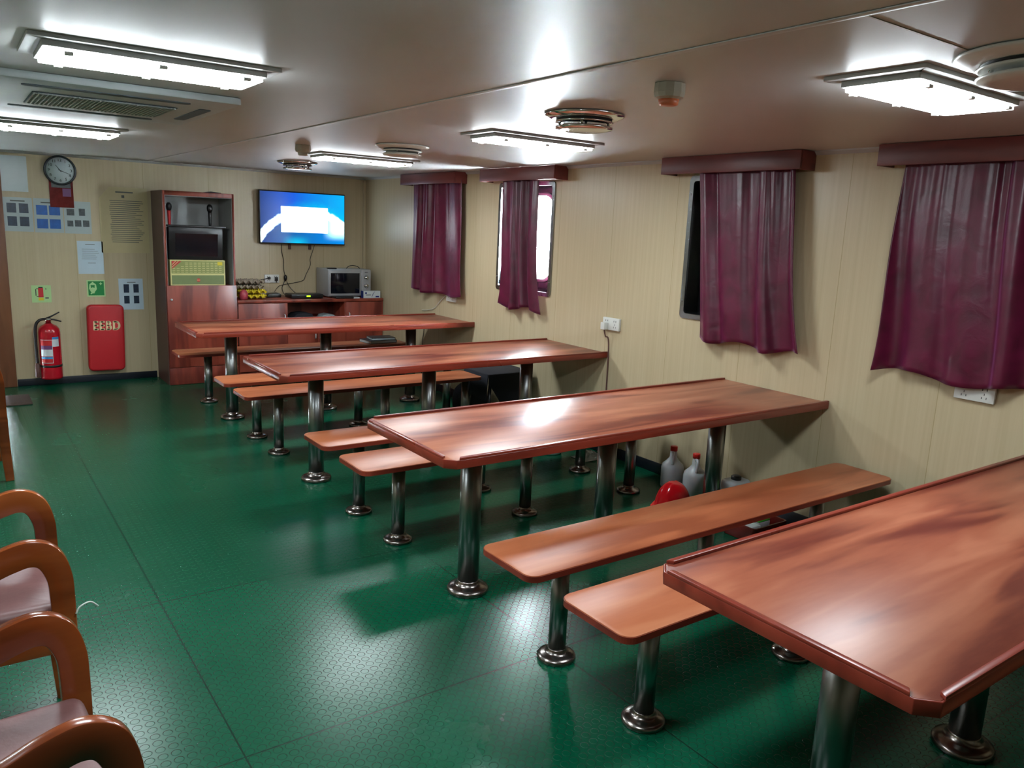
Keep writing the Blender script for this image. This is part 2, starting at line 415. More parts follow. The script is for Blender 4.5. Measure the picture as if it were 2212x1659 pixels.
# ================================================================= ROOM
struct(MB().box(XL, 0.0, YF, YB, -.05, 0).build('floor', 'floor'))
struct(MB().box(XL-.1, .3, YF-.1, YB+.1, HC, HC+.06).build('ceiling', 'ceil'))
WIN = [(6.57, 7.30), (5.15, 5.885), (3.02, 3.755), (1.58, 2.31)]; WZ = (1.10, 1.97)
# right wall with the four window holes
mb = MB(); ys = sorted([YF, YB+.1]+[q for w_ in WIN for q in w_])
for a, b in zip(ys[:-1], ys[1:]):
    if any(abs(a-w_[0]) < 1e-6 for w_ in WIN):
        mb.box(0, .22, a, b, -.05, WZ[0]); mb.box(0, .22, a, b, WZ[1], HC)
    else: mb.box(0, .22, a, b, -.05, HC)
struct(mb.build('wall_right', 'wall'))
# back wall with the doorway at its left end
mb = MB(); mb.box(-3.56, 0, YB, YB+.1, -.05, HC); mb.box(-4.42, -3.56, YB, YB+.1, 1.93, HC); mb.box(XL-.1, -4.42, YB, YB+.1, -.05, HC)
struct(mb.build('wall_back', 'wall'))
struct(MB().box(XL-.1, XL, YF, YB, -.05, HC).build('wall_left', 'wall'))
struct(MB().box(XL-.1, .22, YF-.1, YF, -.05, HC).build('wall_front', 'wall'))
struct(MB().box(-.012, -.001, YF+.01, YB-.49, 0, .075).build('baseboard_right', 'navy', bevel=.003))
struct(MB().box(-3.43, -2.245, YB-.012, YB-.001, 0, .065).build('baseboard_back', 'navy', bevel=.003))
struct(MB().box(XL+.001, XL+.012, YF, YB, 0, .075).build('baseboard_left', 'navy'))
mb = MB(); mb.prism([(0, HC), (-.022, HC), (-.022, HC-.006), (-.006, HC-.022), (0, HC-.022)], YF, YB-.022, 'y')
struct(mb.build('trim_1', 'ceil_light'))
struct(MB().prism([(YB, HC-.001), (YB-.022, HC-.001), (YB-.022, HC-.007), (YB-.006, HC-.022), (YB, HC-.022)], XL, 0, 'x').build('trim_2', 'ceil_light'))
# ceiling joint strips
struct(MB().box(-2.262, -2.238, YF, YB-.03, HC-.004, HC-.0005).build('trim_3', 'ceil', bevel=.0015))
struct(MB().box(-2.236, -.03, 1.28, 1.286, HC-.002, HC-.0005).build('trim_4', 'detector'))
# corner post
struct(MB().box(-.03, -.001, YB-.03, YB-.001, .9, HC-.03).build('trim_5', 'wall', bevel=.004))
# doorway
fr = MB(); fr.box(-3.56, -3.435, YB-.03, YB+.1, 0, 1.99); fr.box(-4.545, -4.42, YB-.03, YB+.1, 0, 1.99); fr.box(-4.42, -3.56, YB-.03, YB+.1, 1.90, 1.99)
d1 = struct(fr.build('door_1', 'jamb', bevel=.006))
MB().box(-4.415, -3.565, YB+.04, YB+.08, .02, 1.895).build('door_leaf', 'jamb', d1, bevel=.003)
MB().lathe([(.008, 0), (.008, -.05), (.024, -.055), (.024, -.075), (0, -.08)], (-3.64, YB+.04, .98), 16, 'y').build('door_handle', 'chrome', d1)

# windows: steel surround, recessed lining, rounded portlight opening
for i, (a, b) in enumerate(WIN):
    z0, z1 = WZ; n = 6
    mb = MB(); mb.ring(rrect(a-.012, b+.012, z0-.012, z1+.012, .03), rrect(a+.02, b-.02, z0+.02, z1-.02, .02), -.012, .004, 'x')
    for yy, zz in ((a+.004, z0+.1), (a+.004, z1-.1), (b-.004, z0+.1), (b-.004, z1-.1), (a+.2, z0+.004), (b-.2, z0+.004)):
        mb.lathe([(.006, -.012), (.006, -.014), (.003, -.016), (0, -.016)], (0, yy, zz), 10, 'x')
    wn = struct(mb.build('window_%d' % (i+1), 'frame'))
    mb = MB(); mb.ring(rrect(a+.001, b-.001, z0+.001, z1-.001, .02), rrect(a+.012, b-.012, z0+.012, z1-.012, .02), .004, .13, 'x')
    op = rrect(a+.15, b-.13, z0+.11, z1-.09, .13)
    mb.ring(rrect(a+.001, b-.001, z0+.001, z1-.001, .02), op, .13, .145, 'x')
    mb.build('window_lining', 'darkreveal', wn)
    mb = MB(); mb.ring(rrect(a+.12, b-.10, z0+.08, z1-.06, .15), op, .118, .13, 'x'); mb.build('portlight_rim', 'frame', wn, bevel=.003)
    mb = MB(); mb.prism(rrect(a+.145, b-.125, z0+.105, z1-.085, .13), .150, .158, 'x'); mb.build('pane', 'glass', wn)
    if i != 1:
        mb = MB(); mb.prism(rrect(a+.1, b-.1, z0+.07, z1-.05, .14), .17, .19, 'x'); o = mb.build('added_daylight_block', 'darkreveal', wn)  # plate added to keep daylight out of every window but one

# pelmets and curtains
VAL = [(6.43, 7.46), (5.0, 6.018), (2.89, 3.905), (1.44, 2.458)]
VL = ['maroon wooden pelmet box nearest the far right corner of the room', 'maroon wooden pelmet box over the daylit window',
      'maroon wooden pelmet box over the steel-framed dark window', 'maroon wooden pelmet box at the right edge above the widest curtain']
for (a, b), lb in zip(VAL, VL):
    e = empty('pelmet', (-.07, (a+b)/2, 1.985), lb, 'pelmet', 'pelmets above the windows'); h = (b-a)/2; zt = HC-.003-1.985
    MB().box(-.068, -.052, -h, h, 0, zt).build('front_board', 'valance', e, bevel=.002)
    for sg in (-1, 1):
        y0, y1 = sorted((sg*h, sg*(h-.015))); MB().box(-.052, .068, y0, y1, 0, zt).build('end_board', 'valance', e, bevel=.002)
    MB().tube([(.01, -h+.016, .045), (.01, h-.016, .045)], .009).build('curtain_rail', 'white', e)
def curtain(name, label, top, bot, zt, zb, folds, seed, amp=.022, hem=.015, bulge=0, flare=.02):
    rnd = random.Random(seed); nu, nv = 150, 44
    ph = [rnd.uniform(0, 6.28) for _ in range(5)]
    X0 = -.07; vs = []; yc = (top[0]+top[1])/2
    for j in range(nv+1):
        v = j/nv
        for i in range(nu+1):
            u = i/nu
            ya = top[0]*(1-v)+bot[0]*v; yb = top[1]*(1-v)+bot[1]*v
            edge = .012*math.sin(v*5+ph[3])*v
            y = ya+(yb-ya)*(u+.012*math.sin(u*2*PI*folds+ph[1]+v*.8))+edge+bulge*math.sin(v*PI)*(1-2*u)-flare*(1-2*u)*v**6
            drift = .8*v*math.sin(u*5+ph[0])
            a = u*2*PI*folds+ph[0]+1.6*math.sin(u*4+ph[2])+drift
            g = amp*(.75+.5*math.sin(u*7+ph[4]))*(.7+.45*v)
            x = X0+g*math.sin(a)+.30*g*math.sin(1.7*a+ph[1]+v*1.6)+.18*g*(1-v)**2*math.sin(4*a+ph[3])
            x = -.07+.047*math.tanh((x+.07)/.045)
            z = zt+(zb-zt)*v+hem*v**3*math.sin(u*2*PI*(folds*.5)+ph[2])
            vs.append((x, y-yc, z-zb))
    fs = [(j*(nu+1)+i, j*(nu+1)+i+1, (j+1)*(nu+1)+i+1, (j+1)*(nu+1)+i) for j in range(nv) for i in range(nu)]
    n0 = len(vs); vs2 = [(p[0]+.003, p[1], p[2]) for p in vs]
    fs2 = [tuple(n0+k for k in f[::-1]) for f in fs]; rim = []
    R_ = list(range(nu+1)); W_ = nu+1
    loop = [i for i in R_]+[j*W_+nu for j in range(1, nv+1)]+[nv*W_+i for i in reversed(range(nu))]+[j*W_ for j in reversed(range(1, nv))]
    for q in range(len(loop)):
        p_, q_ = loop[q], loop[(q+1) % len(loop)]; rim.append((p_, q_, n0+q_, n0+p_))
    o = MB().raw(vs+vs2, fs+fs2+rim, True).build('curtain', 'curtain', recalc=True, loc=(0, yc, zb))
    return tag(o, label, 'curtain', 'maroon window curtains')
curtain('c', 'short maroon curtain nearest the far right corner, fully covering its window', (6.43, 7.31), (6.38, 7.325), 2.02, .965, 4, 3, amp=.034, hem=.012)
curtain('c', 'narrow bunched maroon curtain hanging in front of the bright daylit window', (5.285, 5.76), (5.262, 5.72), 2.02, .965, 2.8, 5, amp=.032, hem=.02, flare=.065)
curtain('c', 'maroon curtain hanging half across the dark steel-framed window', (2.95, 3.645), (2.83, 3.53), 2.02, .985, 3.8, 9, amp=.036, hem=.018)
curtain('c', 'widest maroon velvety curtain at the right edge, above the nearest table', (1.50, 2.35), (1.40, 2.36), 2.02, .99, 3.8, 12, amp=.037, hem=.018, bulge=-.01)

# ================================================================= TABLES AND BENCHES
Lg, Wd = 2.4145, .7229
TY = [.8568, 2.6423, 4.4366, 6.2273]
def leg_into(e, x, y, h, r, fr_, suffix=''):
    lg = MB().lathe([(r, .004), (r, h)], (x, y, 0), 32).build('leg', 'steel', e)
    k = fr_/.093
    MB().lathe([(fr_*.985, 0.0), (fr_, .004*k), (fr_, .014*k), (fr_*.96, .021*k), (fr_*.80, .027*k), (fr_*.68, .031*k), (r*1.12, .036*k), (r*1.04, .050*k), (r+.0005, .054*k)], (x, y, .001), 40).build('floor_flange', 'rust', lg)
    MB().lathe([(r+.0005, h-.022), (r*1.08, h-.018), (fr_*.72, h-.012), (fr_*.75, h-.001)], (x, y, 0), 32).build('top_flange', 'steel', lg)
    return lg
def make_table():
    e = empty('mess_table', (0, 0, 0), '', 'table', 'long mess tables fixed to the floor')
    c = .034; L0, L1 = -Lg, -.003; zt = .750
    outline = [(L1, 0), (L1, Wd), (L0+c, Wd), (L0, Wd-c), (L0, c), (L0+c, 0)]
    MB().prism(outline, zt-.030, zt).build('tabletop', 'table_top', e, bevel=.0015)
    # edge band and raised fiddle rails stop short of the cut corners
    t = .006
    def off(d):
        return [(L1, -d), (L1, Wd+d), (L0+c-d*.41, Wd+d), (L0-d, Wd-c+d*.41), (L0-d, c-d*.41), (L0+c-d*.41, -d)]
    mb = MB(); o1, o0 = off(t), off(0); n = 6; vs = [(p[0], p[1], z) for z in (zt-.034, zt+.0005) for q in (o1, o0) for p in q]; fs = []
    for i in range(n):
        j = (i+1) % n
        if i == 0: continue
        fs += [(i, j, n+j, n+i), (2*n+i, 3*n+i, 3*n+j, 2*n+j), (i, 2*n+i, 2*n+j, j), (n+i, n+j, 3*n+j, 3*n+i)]
    fs += [(1, n+1, 3*n+1, 2*n+1), (0, 2*n, 3*n, n)]
    mb.raw(vs, fs, False); mb.build('edge_band', 'edge', e, bevel=.002)
    rh = .010; rw = .018
    def rail(pts): return MB().prism(pts, zt-.001, zt+rh).build('raised_edge', 'edge', e, bevel=.003)
    q = .006
    rail([(L1, -t), (L1, rw-t), (L0+c+q+.012, rw-t), (L0+c+q, -t)])
    rail([(L1, Wd+t), (L0+c+q, Wd+t), (L0+c+q+.012, Wd-rw+t), (L1, Wd-rw+t)])
    rail([(L0-t, c+q), (L0-t, Wd-c-q), (L0+rw-t, Wd-c-q-.01), (L0+rw-t, c+q+.01)])
    for x in (-2.075, -1.275, -.455): leg_into(e, x, .368, zt-.031, .0475, .0935)
    return e
TL = ['long red-brown mess table nearest the camera, running off the right edge',
      'long red-brown mess table with the bright window reflection across its top',
      'long red-brown mess table third from the camera, beside the wall socket with a cord',
      'long red-brown mess table farthest from the camera, in front of the low cabinet']
proto = make_table()
for i, y in enumerate(TY):
    t = proto if i == 0 else copy_tree(proto)
    t.location = (0, y, 0); t['label'] = TL[i]
def make_bench(x1, y, label, legs=(-2.085, -1.27, -.45)):
    e = empty('mess_bench', (0, y, 0), label, 'bench', 'narrow mess benches fixed to the floor')
    hw = .1593; zt = .4525
    MB().prism(rrect(-2.352, x1, -hw, hw, .045, 8), zt-.024, zt).build('seat_board', 'bench_top', e, bevel=.002)
    MB().ring(rrect(-2.354, x1+.002, -hw-.002, hw+.002, .046, 8), rrect(-2.3515, x1-.0005, -hw+.0005, hw-.0005, .0445, 8), zt-.0245, zt-.003).build('edge_band', 'edge', e)
    for x in legs: leg_into(e, x, 0, zt-.025, .034, .0745)
    return e
near = lambda i: TY[i]-.1279-.1593
far = lambda i: TY[i]+Wd+.1468+.1593
make_bench(-.10, far(0), 'orange-brown bench half hidden under the nearest table, far side')
make_bench(-.055, near(1), 'full-length orange-brown bench in front of the table with the bright window reflection')
make_bench(-.15, far(1), 'bench on the far side of the table with the bright window reflection')
make_bench(-.15, near(2), 'bench on the near side of the table third from the camera')
make_bench(-.50, far(2), 'bench behind the third table, ending at the black covered stool', (-2.085, -1.27, -.56))
make_bench(-.154, near(3), 'bench on the near side of the farthest table')
make_bench(-.21, far(3), 'bench between the farthest table and the wooden cabinets')
make_bench(-.10, near(0), 'bench on the near side of the nearest table, mostly out of view')

# ================================================================= ARMCHAIRS
def ribbon(mb, pts, hw, y0, y1):
    P = catmull([(p[0], p[1], 0) for p in pts], 6); n = len(P)
    Wd_ = [Vector(((hw[0] if len(hw) == 1 else 0), 0, 0))]*0
    hs = []
    for i in range(len(pts)-1):
        for k in range(6): hs.append(hw[i]+(hw[i+1]-hw[i])*k/6)
    hs.append(hw[-1]); A = []; B = []
    for i, p in enumerate(P):
        t = (P[min(i+1, n-1)]-P[max(i-1, 0)]).normalized(); nn = Vector((-t.y, t.x, 0))
        A.append(p+nn*hs[i]); B.append(p-nn*hs[i])
    vs = [(p.x, y, p.y) for y in (y0, y1) for q in (A, B) for p in q]; fs = []
    for i in range(n-1):
        j = i+1
        fs += [(i, j, n+j, n+i), (2*n+i, 3*n+i, 3*n+j, 2*n+j), (i, 2*n+i, 2*n+j, j), (n+i, n+j, 3*n+j, 3*n+i)]
    fs += [(0, n, 3*n, 2*n), (n-1, 3*n-1, 4*n-1, 2*n-1)]
    mb.raw(vs, fs, True)
def make_chair():
    e = empty('wooden_armchair', (0, 0, 0), '', 'chair', 'bentwood armchairs along the left')
    for sg in (-1, 1):
        y0, y1 = sorted((sg*.217, sg*.247))
        mb = MB(); ribbon(mb, [(-.48, .60), (-.36, .628), (-.22, .668), (-.15, .694), (-.098, .704), (-.058, .684), (-.036, .630), (-.031, .56), (-.029, .40), (-.022, .20), (-.012, .0)],
                          [.032, .033, .035, .036, .036, .034, .031, .030, .029, .026, .022], y0, y1)
        mb.build('arm_and_front_leg', 'chair', e, bevel=.004, seg=2)
        mb = MB(); ribbon(mb, [(-.56, .92), (-.535, .78), (-.50, .6), (-.475, .42), (-.49, .2), (-.53, 0)], [.02, .024, .028, .028, .024, .02], y0, y1)
        mb.build('rear_leg', 'chair', e, bevel=.006, seg=3)
        MB().box(-.46, -.05, y0+.008, y1-.008, .40, .45).build('side_rail', 'chair', e, bevel=.004)
    mb = MB(); mb.prism(rrect(-.47, -.022, -.216, .216, .03), .45, .535); mb.build('seat', 'seatpad', e, bevel=.026, seg=5)
    MB().box(-.045, -.02, -.21, .21, .39, .449).build('front_rail', 'chair', e, bevel=.004)
    mb = MB(); mb.box(-.565, -.53, -.209, .209, .60, .91); o = mb.build('backrest', 'seatpad', e, bevel=.012, seg=3)
    return e
ch = make_chair()
CH = [((-3.656, 2.80), 'wooden armchair with a brown seat, higher of the two at lower left', -.01),
      ((-3.668, 1.89), 'wooden armchair nearest the camera, cut by the bottom left corner', .065),
      ((-3.66, 5.85), 'orange wooden armchair at the left edge, its tapering legs showing near the doormat', .02)]
for i, ((x, y), lb, rz) in enumerate(CH):
    c_ = ch if i == 0 else copy_tree(ch)
    c_.location = (x, y, 0); c_.rotation_euler = (0, 0, rz); c_['label'] = lb
tag(MB().tube(catmull([(-3.662, 2.545, .515), (-3.652, 2.55, .53), (-3.625, 2.56, .535), (-3.605, 2.565, .515)], 5), .0025).build('string', 'string'), 'thin white string tied to the front leg of the wooden armchair', 'string')

# ================================================================= CEILING FITTINGS
def ceiling_light(x0, x1, y0, y1, label):
    cx, cy = (x0+x1)/2, (y0+y1)/2; hx, hy = (x1-x0)/2, (y1-y0)/2
    e = empty('ceiling_light', (cx, cy, HC-.041), label, 'ceiling light', 'rectangular ceiling lights')
    mb = MB(); mb.ring(rrect(-hx-.05, hx+.05, -hy-.045, hy+.045, .008, 2), rrect(-hx-.001, hx+.001, -hy-.001, hy+.001, .004, 2), .029, .0405)
    mb.ring(rrect(-hx-.010, hx+.010, -hy-.010, hy+.010, .006, 2), rrect(-hx-.001, hx+.001, -hy-.001, hy+.001, .004, 2), .012, .029)
    mb.build('housing', 'ceil_light', e, bevel=.0015)
    MB().prism(rrect(-hx, hx, -hy, hy, .006, 2), 0, .03).build('diffuser', 'lamp', e)
    for px in (-hx*.82, 0, hx*.82):
        for sy in (-1, 1):
            MB().box(px-.012, px+.012, sy*(hy+.004)-.008, sy*(hy+.004)+.008, -.006, .004).build('clip', 'white', e, bevel=.002)
    return e
ceiling_light(-3.60, -2.98, 2.955, 3.20, 'large bright ceiling light in front of the air conditioner at upper left')
ceiling_light(-3.585, -2.98, 5.60, 5.93, 'ceiling light at the left edge, beyond the air conditioner')
ceiling_light(-1.60, -.90, 5.80, 6.06, 'small far ceiling light nearest the television')
ceiling_light(-1.575, -.93, 3.66, 3.88, 'ceiling light in front of the pelmet of the daylit window')
ceiling_light(-1.665, -1.07, 1.465, 1.685, 'ceiling light at upper right, nearest the big round vent')
ceiling_light(-3.60, -2.98, 1.36, 1.585, 'ceiling light just above the top edge of the picture')
ceiling_light(-5.6, -5.0, 2.955, 3.20, 'added fill light over the unseen left side of the room')  # added lamp, out of view, to raise the ambient light
ceiling_light(-5.6, -5.0, 5.60, 5.85, 'added fill light over the unseen far left side of the room')  # second added fill lamp on the unseen left side

def vent(x, y, k, label, style=0):
    e = empty('ceiling_vent', (x, y, HC), label, 'ceiling vent', 'round ceiling vents')
    R1 = .17*k
    m_ = 'chrome' if style == 0 else 'white'
    MB().lathe([(R1*.70, -.001), (R1*.98, -.002), (R1, -.006), (R1*.96, -.012), (R1*.78, -.024), (R1*.70, -.022)], n=48).build('outer_ring', m_, e)
    MB().lathe([(R1*.69, -.004), (R1*.69, -.03)], n=48).build('dark_throat', 'slot', e)
    MB().lathe([(R1*.70, -.030), (R1*.73, -.033), (R1*.70, -.038), (R1*.5, -.040), (.0, -.040)], n=48).build('middle_cone', m_, e)
    MB().lathe([(R1*.66, -.050), (R1*.72, -.054), (R1*.70, -.062), (R1*.55, -.067), (0, -.069)], n=48).build('lower_disc', m_, e)
    for k_ in range(4):
        a = PI/4+k_*PI/2; MB().lathe([(.006, -.002), (.006, -.055)], (R1*.6*math.cos(a), R1*.6*math.sin(a), 0), 8).build('spacer', 'chrome', e)
    return e
vent(-1.66, 2.88, 1.0, 'shiny chrome round vent beside the orange-based smoke detector')
vent(-1.49, 4.83, 1.0, 'pale round vent above the pelmet nearest the far corner', 1)
vent(-1.36, 7.0, 1.0, 'small round vent near the television, beyond the far smoke detector')
vent(-1.61, 1.17, 1.25, 'large round vent cut by the upper right edge of the picture', 1)
def detector(x, y, label, m_):
    e = empty('smoke_detector', (x, y, HC), label, 'smoke detector', 'smoke detectors on the ceiling')
    MB().lathe([(.050, -.001), (.052, -.030), (.047, -.044), (.032, -.050)], n=12, smooth=False).build('body', 'detector', e)
    MB().lathe([(.034, -.049), (.030, -.066), (.022, -.069), (0, -.069)], n=16).build('sensor_cap', m_, e)
    return e
detector(-1.93, 2.14, 'smoke detector with an orange base, nearer of the two', 'orange')
detector(-1.90, 5.45, 'pale smoke detector above the television, farther of the two', 'detector')

ac = empty('air_conditioner', (-3.30, 4.20, HC), 'white ceiling cassette air conditioner between the two left ceiling lights', 'air conditioner')
mb = MB(); mb.prism(rrect(-.47, .47, -.52, .52, .02), -.03, -.001); mb.build('panel', 'acwhite', ac, bevel=.006)
mb = MB(); mb.box(-.25, .29, -.20, .22, -.034, -.031).mat(1)
for k in range(34): x = -.245+k*.0158; mb.box(x, x+.005, -.195, .215, -.039, -.034)
for k in range(12): y = -.19+k*.0345; mb.box(-.245, .285, y, y+.005, -.0385, -.034)
mb.build('intake_grille', ['grille', 'acwhite'], ac)
for nm, a in (('f', (-.30, .30, -.40, -.35)), ('b', (-.30, .30, .35, .40))):
    mb = MB(); mb.prism(rrect(*a, .02), -.033, -.030); mb.build('air_outlet', 'grille', ac)
for a in ((-.42, -.37, -.25, .25), (.37, .42, -.25, .25)):
    mb = MB(); mb.prism(rrect(*a, .02), -.033, -.030); mb.build('air_outlet', 'grille', ac)

# ================================================================= BACK WALL
def sheet(name, x0, x1, z0, z1, label, cat, pieces, base='paper', poly=None, group=None, t=.003, tilt=0, yoff=0.0):
    """flat item on the back wall. pieces: (mat, x0,x1,z0,z1) in 0..1 of the sheet"""
    mats = [base]; mb = MB(); w_, h_ = x1-x0, z1-z0
    pl = poly or [(0, 0), (1, 0), (1, 1), (0, 1)]
    mb.prism([(-w_/2+p[0]*w_, p[1]*h_) for p in pl], -t, 0, 'y')
    for (mm, a, b, c_, d) in pieces:
        if mm not in mats: mats.append(mm)
        mb.mat(mats.index(mm)); mb.box(-w_/2+a*w_, -w_/2+b*w_, -t-.0008, -t, c_*h_, d*h_)
    o = mb.build(name, mats, loc=((x0+x1)/2, YB-.001-yoff, z0)); o.rotation_euler = (0, tilt, 0)
    return tag(o, label, cat, group)
def lines(z1, n, dz, a=.12, b=.88, t=.012):
    out = []
    for k in range(n):
        out.append(('ink', a+random.uniform(0, .04), b-random.uniform(0, .2), z1-k*dz-t, z1-k*dz))
    return out
sheet('notice_sheet', -3.46, -3.235, 1.74, 2.045, 'shiny laminated grey sheet at upper left of the back wall, left of the clock', 'notice', [], yoff=0)
g = 'laminated photo posters in a row'
sheet('photo_poster', -3.435, -3.215, 1.395, 1.69, 'laminated poster with four dark photos, leftmost of the row under the clock', 'poster',
      [('photo_dark', .12, .44, .55, .83), ('photo_dark', .54, .86, .55, .83), ('photo_dark', .12, .44, .16, .44), ('photo_dark', .54, .86, .16, .44), ('ink', .25, .75, .88, .92)], group=g)
sheet('photo_poster', -3.205, -2.978, 1.392, 1.692, 'laminated poster with four bright blue photos, middle of the row', 'poster',
      [('photo_blue', .08, .46, .52, .80), ('photo_blue', .52, .90, .52, .80), ('photo_blue', .08, .46, .12, .40), ('photo_blue', .52, .90, .12, .40), ('ink', .25, .7, .86, .9)], group=g)
sheet('photo_poster', -2.97, -2.752, 1.39, 1.68, 'laminated poster with five small grey photos, rightmost of the row', 'poster',
      [('photo_grey', .10, .38, .56, .76), ('photo_grey', .55, .78, .56, .78), ('photo_grey', .10, .32, .22, .40), ('photo_grey', .38, .62, .22, .42), ('photo_grey', .68, .92, .22, .42)], group=g)
sheet('wall_chart', -2.68, -2.262, 1.222, 1.83, 'large yellowed printed chart hanging beside the tall cabinet', 'chart',
      [('ink', .34, .7, .915, .935), ('ink', .46, .52, .84, .88)]+lines(.80, 22, .03, .2, .92, .009), 'papertan', [(0, 0), (1, 0), (1, 1), (.22, 1), (0, .82)])
sheet('paper_notice', -2.882, -2.668, 1.022, 1.325, 'plain white paper notice above the green safety sign', 'notice', lines(.9, 1, .1, .3, .8)+lines(.76, 6, .06, .15, .85, .01)+lines(.34, 1, .1, .35, .8), 'paperblue')
sheet('photo_sheet', -2.552, -2.338, .68, .978, 'small white sheet with four dark photos to the right of the red case', 'notice',
      [('photo_dark', .2, .42, .55, .82), ('photo_dark', .6, .82, .55, .82), ('photo_dark', .2, .42, .2, .45), ('photo_dark', .6, .82, .2, .45), ('ink', .35, .7, .87, .89)], 'paperblue')
# extinguisher sign
o = sheet('extinguisher_sign', -3.27, -3.115, .762, .918, 'pale green sign with a red extinguisher symbol above the fire extinguisher', 'sign',
      [('red_flat', .34, .60, .30, .84), ('yellow', .34, .60, .12, .28), ('black', .36, .58, .84, .91), ('black', .20, .24, .40, .78), ('black', .24, .36, .78, .82), ('black', .24, .36, .34, .38), ('ink', .72, .76, .74, .84), ('ink', .68, .86, .22, .30)], 'glowgreen')
# green mask sign
mb = MB(); w_ = .155
mb.box(-w_/2, w_/2, -.003, 0, 0, w_); mb.mat(1).box(-w_/2+.011, w_/2-.011, -.0038, -.003, .011, w_-.011)
mb.mat(0); mb.prism([(-.055, .115), (-.028, .138), (0, .115), (.006, .07), (-.008, .05), (-.018, .03), (-.036, .03), (-.048, .05), (-.060, .075)], -.0045, -.0038, 'y')
mb.mat(1); mb.prism([(-.046, .108), (-.010, .108), (-.014, .080), (-.028, .088), (-.042, .080)], -.0052, -.0045, 'y')
mb.mat(0); mb.box(.028, .052, -.0045, -.0038, .117, .125); mb.box(.036, .044, -.0045, -.0038, .109, .133)
mb.prism([(-.05, .03), (-.03, .046), (-.022, .036), (-.045, .022)], -.0046, -.0038, 'y')
tag(mb.build('safety_sign', ['glowgreen', 'green'], loc=(-2.745, YB-.001, .81)), 'green safety sign with a masked head symbol above the red case', 'sign')
# calendar picture
sheet('red_calendar', -3.075, -2.885, 1.62, 1.90, 'glossy dark red calendar picture hanging behind and below the clock', 'calendar', [('photo_grey', .1, .9, .62, .92), ('purple', .55, .9, .35, .6)], 'red_print', yoff=.006)
# clock
ck = empty('wall_clock', (-2.982, YB-.001, 1.945), 'round wall clock with a dark rim and pale dial', 'clock')
MB().lathe([(.118, 0), (.128, -.006), (.130, -.030), (.122, -.038), (.113, -.034), (.112, -.024)], n=48, axis='y').build('rim', 'clockrim', ck)
MB().lathe([(.114, -.008), (.113, -.026), (0, -.026)], n=48, axis='y').build('dial', 'dial', ck)
mb = MB()
for h in range(1, 13):
    a = PI/2-h*PI/6
    text_into(mb, str(h), .034, lambda x, y, z, a=a: (x+.088*math.cos(a), -.0275-z, y+.088*math.sin(a)), .0004)
mb.build('numerals', 'slot', ck, recalc=False)
def hand(name, ang, ln, wd, y):
    d = Vector((math.sin(ang), math.cos(ang))); n_ = Vector((d.y, -d.x)); P = [-.015*d+n_*wd, -.015*d-n_*wd, d*ln-n_*wd*.5, d*ln+n_*wd*.5]
    MB().prism([(p.x, p.y) for p in P], y-.001, y, 'y').build(name, 'black', ck)
hand('hour_hand', math.radians(-37), .056, .0035, -.0295); hand('minute_hand', math.radians(112), .088, .0025, -.031)

# fire extinguisher
fx = empty('fire_extinguisher', (-3.165, YB-.118, .075), 'red fire extinguisher with a black hose hung on the back wall', 'fire extinguisher')
MB().lathe([(.060, 0), (.072, .006), (.074, .02), (.074, .42), (.070, .45), (.055, .475), (.030, .492), (.022, .50)], n=40).build('cylinder', 'redpaint', fx)
MB().lathe([(.0755, .112), (.0765, .116), (.0765, .128), (.0755, .132)], n=40).build('rubber_band', 'rubber', fx)
MB().lathe([(.020, .495), (.020, .525), (.026, .528), (.026, .545), (.014, .55)], n=20).build('valve', 'chrome', fx)
mb = MB(); mb.tube([(-.012, -.01, .545), (.02, -.01, .562), (.075, -.02, .600)], [.008, .007, .005]); mb.tube([(-.012, -.01, .53), (.03, -.012, .535), (.085, -.02, .515)], [.008, .007, .006])
mb.build('handle', 'black', fx)
mb = MB(); mb.tube(catmull([(-.015, -.01, .54), (-.06, -.02, .53), (-.088, -.02, .47), (-.093, -.02, .3), (-.092, -.02, .15)], 6), .011, 10); mb.build('hose', 'rubber', fx)
MB().lathe([(.010, .15), (.017, .13), (.019, .03), (.014, .02)], (-.092, -.02, 0), 16).build('nozzle', 'cabdark', fx)
MB().box(-.03, .03, .072, .093, .30, .36).build('wall_bracket', 'slot', fx)
def wrap(z0, z1, a0, a1, r=.0748):
    n = 14; vs = [(r*math.sin(math.radians(a0+(a1-a0)*k/n)), -r*math.cos(math.radians(a0+(a1-a0)*k/n)), z) for z in (z0, z1) for k in range(n+1)]
    return vs, [(k, k+1, n+2+k, n+1+k) for k in range(n)]
mb = MB()
for i, (z0, z1) in enumerate([(.31, .36), (.275, .31), (.215, .275), (.19, .21), (.155, .19)]):
    mb.mat([0, 2, 1, 3, 0][i]); mb.raw(*wrap(z0, z1, -58, 6), True)
mb.mat(1).raw(*wrap(.358, .362, -58, 8, .0750), True); mb.raw(*wrap(.152, .156, -58, 8, .0750), True); mb.raw(*wrap(.152, .362, 6, 8, .0750), True)
mb.build('body_label', ['red_flat', 'whitelab', 'purple', 'blue_flat'], fx, recalc=False)
mb = MB(); mb.raw(*wrap(.30, .385, 8, 46, .0752), True); mb.mat(1).raw(*wrap(.365, .385, 8, 46, .0755), True)
mb.build('inspection_tag', ['whitelab', 'blue_flat'], fx, recalc=False)

fx.scale = (1.2, 1.2, 1.02)
